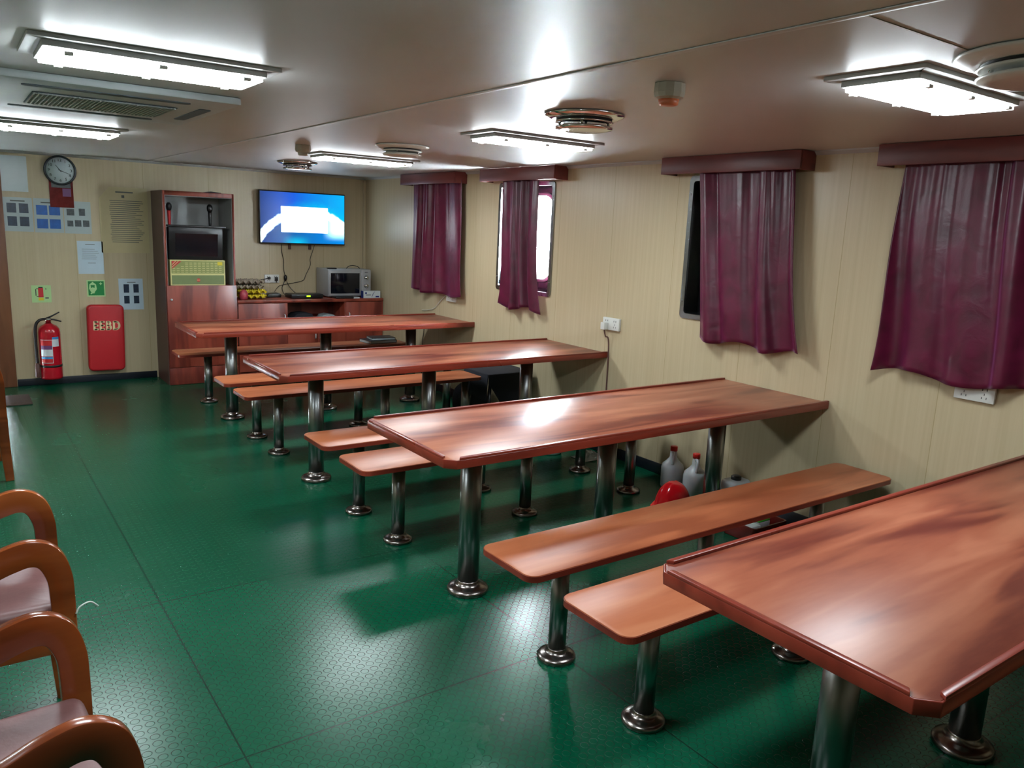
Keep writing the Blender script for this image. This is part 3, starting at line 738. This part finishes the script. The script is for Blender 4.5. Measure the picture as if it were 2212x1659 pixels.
# red EEBD case
ee = empty('breathing_device_case', (-2.70, YB-.002, .11), 'large red rounded case marked EEBD hung on the back wall', 'safety case')
mb = MB(); mb.prism(rrect(-.158, .158, 0, .63, .045, 8), -.10, -.055, 'y'); mb.build('front_shell', 'eebd', ee, bevel=.022, seg=4)
mb = MB(); mb.prism(rrect(-.153, .153, .005, .625, .045, 8), -.06, 0, 'y'); mb.build('rear_shell', 'eebd', ee, bevel=.006)
mb = MB(); text_into(mb, 'EEBD', .118, lambda x, y, z: (x*.74+.004, -.1015-z, y+.43), .0015)
# embolden
mb2 = MB()
for dx, dz in ((0, 0), (.005, 0), (-.005, 0), (0, .004), (0, -.004), (.004, .003), (-.004, -.003), (.0025, -.002), (-.0025, .002)):
    mb2.raw([(a+dx, b-abs(dx)*.02, c_+dz) for a, b, c_ in mb.v], mb.f, False)
mb2.build('lettering', 'cream', ee, recalc=False)
ee.rotation_euler = (0, .02, 0)

# tall cabinet
YC = YB-.47
tc_ = empty('tall_cabinet', (-1.905, YB-.002, 0), 'tall reddish wooden cabinet with an open grey-lined upper bay', 'cabinet')
X0, X1, D, ZT = -.32, .32, -.468, 1.815
mb = MB(); mb.box(X0, X0+.018, D, 0, 0, ZT); mb.box(X1-.018, X1, D, 0, 0, ZT); mb.box(X0+.018, X1-.018, D, 0, ZT-.04, ZT); mb.box(X0+.018, X1-.018, D+.02, 0, .925, .945)
mb.box(X0+.018, X1-.018, -.012, 0, 0, ZT-.04); mb.box(X0+.018, X1-.018, D+.03, D+.045, 0, .08); mb.build('body', 'cab', tc_, bevel=.0015)
mb = MB(); mb.box(X0+.0185, X0+.022, D+.004, -.013, .9455, ZT-.041); mb.box(X1-.022, X1-.0185, D+.004, -.013, .9455, ZT-.041)
mb.box(X0+.022, X1-.022, -.016, -.0125, .9455, ZT-.041); mb.box(X0+.022, X1-.022, D+.004, -.016, ZT-.045, ZT-.041); mb.build('bay_lining', 'niche', tc_)
MB().box(X0-.006, X0-.0005, D, 0, 0, ZT).build('side_panel', 'cabdark', tc_)
dr = MB().box(X0+.002, X1+.003, D-.018, D-.001, .17, .948).build('door', 'cab', tc_, bevel=.002)
MB().lathe([(.007, 0), (.007, -.02), (.010, -.024), (.010, -.03), (0, -.032)], (X0+.035, D-.018, .82), 12, 'y').build('knob', 'whitelab', dr)
MB().box(X0+.002, X1+.003, D-.012, D-.001, .002, .165).build('plinth', 'cab', tc_, bevel=.002)
tag(MB().prism([(0, 0), (.07, .012), (.16, .006), (.17, 0)], 0, .10, 'y').build('black_cloth', 'blackmatte', loc=(-1.86, YB-.45, ZT+.001)), 'crumpled black cloth lying on top of the tall cabinet', 'cloth')

# things in the upper bay
mon = empty('monitor', (-1.925, YC+.13, 1.186), 'old black monitor standing in the upper bay of the tall cabinet', 'monitor')
mb = MB(); mb.prism([(-.075, 0), (.22, 0), (.22, .28), (-.10, .305), (-.10, .25)], -.25, .235, 'x'); o = mb.build('casing', 'black', mon, bevel=.004)
mb = MB(); z0_, z1_ = .035, .245
def ysl(z): return -.075-.025*z/.25-.0015
mb.raw([(-.195, ysl(z0_), z0_), (.190, ysl(z0_), z0_), (.190, ysl(z1_), z1_), (-.195, ysl(z1_), z1_)], [(0, 1, 2, 3)], False)
mb.raw([(-.195, ysl(z0_)+.001, z0_), (.190, ysl(z0_)+.001, z0_), (.190, ysl(z1_)+.001, z1_), (-.195, ysl(z1_)+.001, z1_)], [(3, 2, 1, 0)], False)
mb.build('screen', 'screen_off', mon, recalc=False)
MB().box(-.262, .262, -.125, .2, .306, .32).build('top_shelf', 'black', mon, bevel=.003)
cb = MB(); cb.box(-.25, .25, 0, .26, 0, .238); cb.mat(1).box(-.24, .24, -.001, 0, .112, .228); cb.mat(2).box(-.238, .238, -.001, 0, .008, .095)
cb.mat(3)
for k in range(12):
    for j in range(6):
        if k+j*0 < 3 and j > 2-k*.0 and (k+(5-j)) < 4: continue
        cb.box(-.232+k*.0385, -.206+k*.0385, -.002, -.001, .122+j*.017, .127+j*.017)
cb.mat(4).prism([(-.236, .226), (-.15, .226), (-.236, .155)], -.003, -.001, 'y').mat(5).prism([(.18, .19), (.225, .19), (.225, .222), (.18, .222)], -.003, -.001, 'y')
cb.mat(3).prism([(-.205, .226), (-.198, .226), (-.236, .187), (-.236, .194)], -.004, -.001, 'y').prism([(-.180, .226), (-.173, .226), (-.236, .166), (-.236, .173)], -.004, -.001, 'y')
cb.mat(4).lathe([(.016, -.003), (.016, -.001)], (0, 0, .05), 20, 'y').mat(3).box(-.014, .014, -.004, -.003, .047, .052)
cb.mat(3).ring(rrect(-.25, .25, 0, .238, .002, 1), rrect(-.243, .243, .007, .231, .002, 1), -.0015, 0, 'y').box(-.243, .243, -.0015, 0, .100, .108)
tag(cb.build('song_list_box', ['cartonline', 'olive', 'olive2', 'cartonline', 'red_flat', 'yellow'], loc=(-1.925, YC+.035, .947)), 'olive green printed box with a red corner, under the black monitor', 'box')
def mic(x, y, body, label):
    e = empty('microphone', (x, y, 1.507), label, 'microphone', 'microphones standing on the monitor')
    MB().lathe([(.010, 0), (.013, .01), (.016, .11), (.017, .13)], n=16).build('grip', body, e)
    MB().lathe([(.017, .13), (.024, .145), (.027, .165), (.024, .188), (.012, .202), (0, .204)], n=20).build('head', 'black', e)
    return e
mic(-2.148, YC+.12, 'red_flat', 'microphone with a red grip and black head on the monitor')
mic(-1.78, YC+.12, 'black', 'all-black microphone on the right of the monitor')

# low cabinet
lc = empty('low_cabinet', (-.79, YB-.002, 0), 'low reddish wooden cabinet under the television', 'cabinet')
X0, X1 = -.785, .785
mb = MB(); mb.box(X0, X1, D-.02, 0, .770, .800); mb.build('top', 'cab', lc, bevel=.003)
mb = MB()
for a, b in ((X0, X0+.018), (-.30, -.282), (.342, .36), (X1-.018, X1)): mb.box(a, b, D, 0, 0, .769)
mb.box(X0+.018, X1-.018, -.012, 0, 0, .769); mb.box(-.282, .342, D, -.012, .575, .592); mb.box(X0+.018, -.30, D, -.012, .05, .068); mb.box(-.282, .342, D, -.012, .05, .068); mb.box(.36, X1-.018, D, -.012, .05, .068)
mb.build('carcass', 'cab', lc, bevel=.001)
def door(a, b, z0, z1, hx, hz):
    d_ = MB().box(a, b, D-.018, D-.001, z0, z1).build('door', 'cab', lc, bevel=.002)
    MB().tube([(hx, D-.018, hz-.03), (hx, D-.034, hz-.025), (hx, D-.034, hz+.025), (hx, D-.018, hz+.03)], .005).build('handle', 'whitelab', d_)
door(X0+.004, -.290, .08, .765, -.318, .62); door(.352, X1-.004, .08, .765, .385, .62)
door(-.287, .028, .08, .585, .006, .42); door(.032, .349, .08, .585, .056, .42)
MB().box(X0, X1, D+.03, D+.045, 0, .075).build('plinth', 'cab', lc)
# contents of the middle bay
tag(MB().prism([(0, 0), (.24, 0), (.22, .045), (.14, .06), (.05, .05)], -.10, .10, 'y').build('folded_cloth', 'blackmatte', loc=(-1.0, YC+.16, .593), bevel=.01), 'dark folded cloth in the left of the low cabinet bay', 'cloth')
tag(MB().prism([(0, 0), (.16, 0), (.15, .03), (.08, .042), (.02, .03)], -.07, .07, 'y').build('plastic_bag', 'bag', loc=(-.69, YC+.12, .593), bevel=.008), 'small crumpled white plastic bag in the low cabinet bay', 'bag')

# egg trays
def egg_tray(x, y, z, flip, m_, label, rz):
    n = 40; vs = []; s_ = .27; k = 4.5
    for j in range(n+1):
        for i in range(n+1):
            u, v = i/n, j/n
            h = .022+.020*math.sin(u*2*PI*k)*math.sin(v*2*PI*k+.6)
            vs.append((u*s_-s_/2, v*s_-s_/2, (.045-h if flip else h)))
    fs = [(j*(n+1)+i, j*(n+1)+i+1, (j+1)*(n+1)+i+1, (j+1)*(n+1)+i) for j in range(n) for i in range(n)]
    n0 = len(vs); vs2 = [(a, b, c_-.003) for a, b, c_ in vs]
    W_ = n+1; loop = list(range(W_))+[j*W_+n for j in range(1, n+1)]+[n*W_+i for i in reversed(range(n))]+[j*W_ for j in reversed(range(1, n))]
    rim = [(loop[q], loop[(q+1) % len(loop)], n0+loop[(q+1) % len(loop)], n0+loop[q]) for q in range(len(loop))]
    o = MB().raw(vs+vs2, fs+[tuple(n0+q for q in f[::-1]) for f in fs]+rim, True).build('egg_tray', m_, loc=(x, y, z)); o.rotation_euler = (0, 0, rz)
    return tag(o, label, 'egg tray', 'egg trays stacked on the low cabinet')
egg_tray(-1.385, 8.32, .804, False, 'eggyel', 'yellow egg tray at the bottom of the stack on the low cabinet', .05)
egg_tray(-1.385, 8.32, .852, True, 'eggyel', 'yellow egg tray second from the bottom of the stack', .02)
egg_tray(-1.40, 8.33, .900, False, 'egggrey', 'grey-brown egg tray resting on the yellow ones', -.04)
egg_tray(-1.40, 8.33, .948, True, 'egggrey', 'grey-brown egg tray at the top of the stack', .03)
tag(MB().lathe([(.028, 0), (.04, .012), (.042, .06), (.03, .09), (.012, .10), (0, .10)], n=14).build('snack_packet', 'pink', loc=(-1.50, 8.13, .801)), 'small pink and red packet beside the egg trays', 'packet')
ad = tag(MB().prism([(-.07, 0), (.07, 0), (.075, .03), (.05, .045), (-.05, .04), (-.075, .02)], -.05, .05, 'y').build('power_adapter', 'black', loc=(-1.13, 8.36, .801), bevel=.006), 'black power adapter between the egg trays and the wall socket', 'adapter')
# set top box
sb = empty('set_top_box', (-.84, 8.24, .801), 'flat black set-top box with a lit green display', 'set-top box')
MB().box(-.17, .17, -.1, .1, .004, .045).build('casing', 'black', sb, bevel=.003)
MB().box(-.01, .03, -.102, -.1, .018, .032).build('display', 'led', sb)
MB().box(-.15, .15, -.08, .08, 0, .004).build('feet', 'slot', sb)
tag(MB().box(-.10, .10, -.05, .05, 0, .018).build('remote_control', 'black', loc=(-.45, 8.128, .801), bevel=.004), 'black remote control in front of the microwave', 'remote control')
# microwave
mw = empty('microwave', (-.345, 8.36, .801), 'silver microwave oven with two round knobs on the low cabinet', 'microwave')
MB().box(-.245, .245, -.16, .17, .012, .30).build('body', 'silver', mw, bevel=.006)
dm = MB().box(-.24, .125, -.175, -.161, .02, .292).build('door', 'silver', mw, bevel=.005)
MB().box(-.222, .108, -.178, -.1751, .045, .262).build('door_glass', 'glassdoor', dm, bevel=.002)
MB().box(.13, .243, -.172, -.161, .02, .292).build('control_panel', 'silver', mw, bevel=.004)
for z in (.125, .215):
    mb = MB(); mb.lathe([(.026, -.172), (.026, -.176), (.021, -.178), (.019, -.195), (0, -.197)], (.187, 0, z), 24, 'y'); mb.box(.184, .190, -.204, -.19, z-.018, z+.018); mb.build('knob', 'chrome', mw)
MB().box(.17, .205, -.1735, -.172, .268, .275).build('badge', 'slot', mw)
for x in (-.2, .2):
    for y in (-.12, .12): MB().lathe([(.015, 0), (.015, .013)], (x, y, 0), 12).build('foot', 'black', mw)
tag(MB().tube(catmull([(-.34, 8.30, 1.106), (-.31, 8.31, 1.128), (-.26, 8.32, 1.137), (-.21, 8.31, 1.128), (-.18, 8.30, 1.106)], 6), .004).build('cable_loop', 'black'), 'black cable loop lying on top of the microwave', 'cable')
tag(MB().box(-.05, .05, -.02, .02, 0, .012).build('remote_control', 'black', loc=(-.53, 8.25, 1.103), bevel=.003), 'small dark remote control on the left of the microwave top', 'remote control')
gb = MB(); gb.box(-.10, .10, -.055, .005, 0, .075); gb.mat(1).box(-.1008, -.1, -.055, .005, 0, .075).box(.045, .085, -.0558, -.055, .006, .022)
gb.lathe([(.011, -.0558), (.011, -.055)], (-.07, 0, .053), 16, 'y'); gb.mat(2).box(-.07, -.01, -.0557, -.055, .028, .036)
gb.mat(1).prism([(.0, .008), (.01, .03), (.02, .05), (.035, .066), (.032, .068), (.014, .05), (.005, .03), (-.003, .008)], -.0558, -.055, 'y')
tag(gb.build('glove_box', ['whitelab', mat('navy_print', srgb(30, 50, 120), .4), 'ink'], loc=(-.125, 8.165, .801)), 'white and blue cardboard box at the right end of the low cabinet', 'box')
tag(MB().box(-.07, .05, -.04, .04, 0, .012).build('paper_slip', 'whitelab', loc=(-.33, 8.125, .801)), 'small white packet lying in front of the microwave', 'packet')

# television
tv = empty('television', (-.75, YB-.002, 1.345), 'wall-mounted television showing a bright blue picture', 'television')
MB().box(-.468, .468, -.085, -.045, 0, .545).build('casing', 'black', tv, bevel=.004)
o = MB().box(0, .92, -.002, 0, 0, .52).build('screen', 'tv', tv, loc=(-.46, -.0862, .013))
MB().box(-.22, .22, -.044, 0, .12, .42).build('wall_bracket', 'slot', tv)
for x in (-.13, .095): MB().box(x-.012, x+.012, -.03, 0, -.055, .12).build('bracket_arm', 'cabdark', tv, bevel=.003)
def cable(pts, r, label, m_='black', name='cable'):
    return tag(MB().tube(catmull(pts, 6), r, 6).build(name, m_), label, 'cable')
Yc = YB-.012
cable([(-.965, Yc, 1.34), (-.965, Yc, 1.27), (-.945, Yc, 1.17), (-.945, Yc, 1.08), (-.93, Yc, .99), (-.95, Yc, .92), (-.965, Yc, .87), (-.95, Yc-.05, .81), (-.88, Yc-.12, .808)], .0035, 'thin cable hanging from the left of the television to the counter')
cable([(-.60, Yc, 1.34), (-.62, Yc, 1.28), (-.65, Yc, 1.19), (-.65, Yc, 1.12), (-.70, Yc, 1.02), (-.73, Yc, .96), (-.82, Yc, .935), (-.91, Yc-.003, .92), (-1.0, Yc-.01, .90), (-1.08, Yc-.1, .85)], .003, 'curved cable hanging from the right of the television')
tag(MB().lathe([(.004, .035), (.014, .025), (.018, 0), (.014, -.02), (.004, -.035)], (-.93, Yc-.01, .985), 12).build('cable_joint', 'black'), 'black plug joint on the cable under the television', 'plug')
cable([(-.92, Yc-.02, .95), (-.89, Yc-.02, .89), (-.84, Yc-.06, .83), (-.80, Yc-.16, .815)], .0035, 'short black cable curving from the joint to the set-top box')
cable([(-1.52, Yc, 1.08), (-1.50, Yc, 1.04), (-1.49, Yc, 1.0), (-1.47, Yc-.02, .97)], .003, 'thin dark wire above the egg trays')
def socket(loc, w_, h_, rot, label, plugs=()):
    e = empty('wall_socket', loc, label, 'socket', 'white double wall sockets'); e.rotation_euler = (0, 0, rot)
    MB().box(-w_/2, w_/2, -.022, -.001, 0, h_).build('plate', 'white', e, bevel=.003)
    mb = MB()
    for cx in (-w_/4, w_/4):
        mb.box(cx-.012, cx-.008, -.0228, -.022, h_*.68, h_*.82); mb.box(cx+.008, cx+.012, -.0228, -.022, h_*.68, h_*.82)
        mb.box(cx-.0015, cx+.0015, -.0228, -.022, h_*.42, h_*.54); mb.box(cx-.012, cx-.009, -.0228, -.022, h_*.2, h_*.32); mb.box(cx+.009, cx+.012, -.0228, -.022, h_*.2, h_*.32)
    mb.build('pin_holes', 'slot', e)
    return e
socket((-1.075, YB, .935), .155, .085, 0, 'white double socket with black plugs, on the back wall under the television')
pk = empty('black_plug', (-1.035, YB-.0225, .975), 'black plug in the right half of the socket under the television', 'plug', 'black plugs in the back wall socket')
MB().box(-.014, .014, -.03, 0, -.02, .022).build('plug_body', 'black', pk, bevel=.004)
MB().tube([(0, -.02, -.02), (0, -.018, -.035)], .004).build('lead', 'black', pk)
pk = empty('black_plug', (-1.11, YB-.0225, .985), 'black plug with its lead running left from the socket', 'plug', 'black plugs in the back wall socket')
MB().box(-.014, .014, -.022, 0, -.012, .012).build('plug_body', 'black', pk, bevel=.004)
MB().tube(catmull([(-.012, -.014, 0), (-.05, -.016, -.01), (-.10, -.018, -.02), (-.14, -.03, -.06)], 5), .004).build('lead', 'black', pk)

# ================================================================= RIGHT WALL ITEMS
RT = -PI/2
socket((0, 4.40, .922), .17, .088, RT, 'white double socket on the right wall with a white plug and dark cord')
pg = empty('white_plug', (-.0225, 4.445, .955), 'white plug in the right wall socket with a dark cord', 'plug'); pg.rotation_euler = (0, 0, RT)
MB().box(-.02, .022, -.04, 0, -.033, .02).build('plug_body', 'white', pg, bevel=.005)
MB().tube(catmull([(.002, -.02, -.03), (.012, -.012, -.08), (.030, .008, -.14), (.030, .014, -.6), (.030, .009, -.86), (.03, -.03, -.94)], 6), .005).build('cord', 'cabdark', pg)
socket((0, 1.90, .912), .18, .08, RT, 'white double socket under the widest curtain at the right edge')
socket((0, 6.63, .905), .16, .075, RT, 'white double socket peeking out under the curtain nearest the far corner')
cable([(-.006, 6.74, .955), (-.012, 6.85, .88), (-.012, 6.95, .81), (-.012, 7.10, .775), (-.008, 7.2, .765)], .003, 'thin white wire drooping below the curtain nearest the far corner', 'white')
cable([(-.008, 7.143, .69), (-.014, 7.14, .57), (-.014, 7.165, .43), (-.014, 7.17, .1)], .0035, 'thin dark wire on the wall beneath the farthest table')

# ================================================================= FLOOR ITEMS
def jug(x, y, label, s=1.0, rz=0):
    e = empty('plastic_jug', (x, y, .001), label, 'jug', 'white plastic jugs with red caps')
    MB().lathe([(.066*s, 0), (.076*s, .008), (.078*s, .14*s), (.072*s, .165*s), (.045*s, .19*s), (.026*s, .215*s), (.022*s, .27*s), (.020*s, .272*s)], n=32).build('body', 'jug', e)
    MB().lathe([(.025*s, .262*s), (.025*s, .292*s), (.022*s, .295*s), (0, .295*s)], n=20).build('cap', 'redcap', e)
    MB().tube(catmull([(-.02*s, 0, .255*s), (-.045*s, -.01*s, .25*s), (-.058*s, -.012*s, .215*s), (-.055*s, -.01*s, .178*s)], 5), .010*s).build('handle', 'jug', e)
    e.rotation_euler = (0, 0, rz); return e
jug(-.135, 3.60, 'translucent white jug with a red cap, left of the two by the right wall', .93, .5)
jug(-.135, 3.41, 'translucent white jug with a red cap, partly behind the steel table leg', .93, .7)
hm = empty('red_helmet', (-.42, 3.32, .002), 'glossy red safety helmet lying under the bench', 'helmet')
n = 24; vs = []; fs = []
for j in range(11):
    ph_ = j/10*PI/2
    for i in range(n):
        a = 2*PI*i/n; ridge = 1+.05*math.exp(-((math.sin(a))/.25)**2)*math.cos(ph_-.2)
        vs.append((.125*math.cos(a)*math.cos(ph_)*ridge, .105*math.sin(a)*math.cos(ph_)*ridge, .15*math.sin(ph_)*ridge+.012))
fs = [(j*n+i, j*n+(i+1) % n, (j+1)*n+(i+1) % n, (j+1)*n+i) for j in range(10) for i in range(n)]
MB().raw(vs, fs, True).build('shell', 'helmet', hm)
mb = MB(); mb.ring([(.14*math.cos(2*PI*i/32)-.02*(math.cos(2*PI*i/32) < -.3)*1.6, .117*math.sin(2*PI*i/32)) for i in range(32)], [(.122*math.cos(2*PI*i/32), .102*math.sin(2*PI*i/32)) for i in range(32)], .004, .014)
mb.build('brim', 'helmet', hm, bevel=.002); hm.rotation_euler = (0, .0, .4)
# white kettle-like can and dark bag behind the bench
wc = empty('white_jerrycan', (-.115, 3.11, .001), 'rounded white container with a dark top behind the long bench', 'container')
mb = MB(); mb.prism(rrect(-.08, .08, -.06, .06, .03), 0, .19); mb.build('body', 'jug', wc, bevel=.02, seg=3)
MB().lathe([(.03, .188), (.03, .21), (.022, .214), (0, .214)], n=18).build('lid', 'black', wc)
# dark red tray with packets
tr = empty('red_tray', (-.325, 2.79, .001), 'dark red plastic tray on the floor behind the nearest table edge', 'tray')
mb = MB(); mb.prism(rrect(-.14, .14, -.10, .10, .02), 0, .012); mb.ring(rrect(-.145, .145, -.105, .105, .022), rrect(-.135, .135, -.095, .095, .018), .0, .085); mb.build('body', 'redbox', tr, bevel=.002)
tag(MB().box(-.05, .05, -.035, .035, 0, .03).build('green_packet', 'greenpack', loc=(-.265, 2.81, .0145+.05), bevel=.006), 'small bright green packet in the dark red tray', 'packet')
tag(MB().box(-.055, .055, -.04, .04, 0, .05).build('white_carton', 'whitelab', loc=(-.385, 2.79, .0145), bevel=.004), 'small white carton in the dark red tray', 'carton')
tag(MB().box(-.05, .05, -.035, .035, 0, .05).build('grey_carton', 'silver', loc=(-.265, 2.81, .0135), bevel=.004), 'grey carton under the green packet in the red tray', 'carton')
mb = MB(); mb.prism([(-.06, 0), (.06, 0), (.068, .06), (.03, .10), (-.03, .09), (-.062, .05)], -.12, .10, 'y'); tag(mb.build('black_bag', 'blackmatte', loc=(-.09, 2.74, .001), bevel=.02), 'slumped black bag beside the dark red tray', 'bag')
# pail with a plastic bag
pl = empty('pale_pail', (-.355, 4.60, .001), 'pale plastic pail on the floor beyond the table with the window reflection', 'pail')
mb = MB(); mb.lathe([(.075, 0), (.086, .01), (.100, .17), (.105, .175), (.105, .185), (.097, .185), (.082, .02), (0, .016)], n=36); mb.build('body', 'pail', pl)
MB().lathe([(.010, 0), (.010, -.004)], (-.045, -.074, .035), 12, 'y').build('drain_plug', 'slot', pl)
n = 18; vs = []; rnd = random.Random(4)
for j in range(n+1):
    for i in range(n+1):
        u, v = i/n*2-1, j/n*2-1; r_ = min(1, math.hypot(u, v))
        vs.append((u*.10, v*.08, max(.002, .05*(1-r_**2)*(.6+.6*rnd.random())+.002)))
tag(MB().raw(vs, [(j*(n+1)+i, j*(n+1)+i+1, (j+1)*(n+1)+i+1, (j+1)*(n+1)+i) for j in range(n) for i in range(n)], True).build('plastic_bag', 'bag', loc=(-.19, 4.36, .001), recalc=False), 'crumpled thin white plastic bag on the floor beside the pail', 'bag')
# black covered stool
st = empty('covered_stool', (-.262, 5.46, 0), 'low stool covered with a black cloth at the right wall', 'stool')
mb = MB(); mb.box(-.20, .20, -.17, .17, .44, .465); mb.build('seat', 'black', st, bevel=.006)
for sx in (-1, 1):
    for sy in (-1, 1): MB().tube([(sx*.18, sy*.155, .002), (sx*.16, sy*.14, .44)], .014).build('leg', 'black', st)
mb = MB(); mb.box(-.205, .225, -.178, .178, .466, .472); mb.prism([(-.205, .47), (.225, .47), (.225, .30), (.17, .20), (-.06, .20), (-.15, .33), (-.205, .40)], -.184, -.178, 'y')
mb.prism([(-.178, .47), (.178, .47), (.16, .28), (-.16, .25)], -.211, -.205, 'x')
mb.build('cloth_cover', 'blackmatte', st, bevel=.002)
# dark things stored under the far tables
bb = empty('navy_bag', (-.20, 5.95, .001), 'dark navy bag on the floor between the black covered stool and the farthest table', 'bag')
mb = MB(); mb.prism([(-.11, 0), (.11, 0), (.12, .12), (.09, .22), (-.02, .26), (-.10, .20), (-.12, .1)], -.14, .14, 'y'); mb.build('body', 'blackmatte', bb, bevel=.04, seg=3)
MB().tube(catmull([(-.06, 0, .245), (-.04, 0, .29), (.02, 0, .30), (.05, 0, .24)], 5), .012).build('strap', 'black', bb)
# books on the far bench
def book(x, y, z, sx, sy, h, cm, label, rz):
    e = empty('book', (x, y, z), label, 'book', 'books on the farthest bench'); e.rotation_euler = (0, 0, rz)
    MB().box(-sx/2+.003, sx/2-.004, -sy/2+.004, sy/2-.004, .002, h-.002).build('pages', 'paper', e)
    mb = MB(); mb.box(-sx/2, sx/2, -sy/2, sy/2, 0, .002); mb.box(-sx/2, sx/2, -sy/2, sy/2, h-.002, h); mb.box(sx/2-.003, sx/2, -sy/2, sy/2, .002, h-.002); mb.build('cover', cm, e)
book(-.46, 7.26, .4535, .30, .21, .028, 'bookblack', 'dark-covered thick book lying on the farthest bench', .12)
book(-.43, 7.26, .4825, .24, .17, .022, 'bookblack', 'smaller dark book, top of the pile on the farthest bench', -.1)
# doormat
tag(MB().prism(rrect(-4.30, -3.38, 7.72, 8.12, .02), .001, .012).build('doormat', 'mat_brown', bevel=.003), 'brown doormat on the green floor before the doorway', 'doormat')
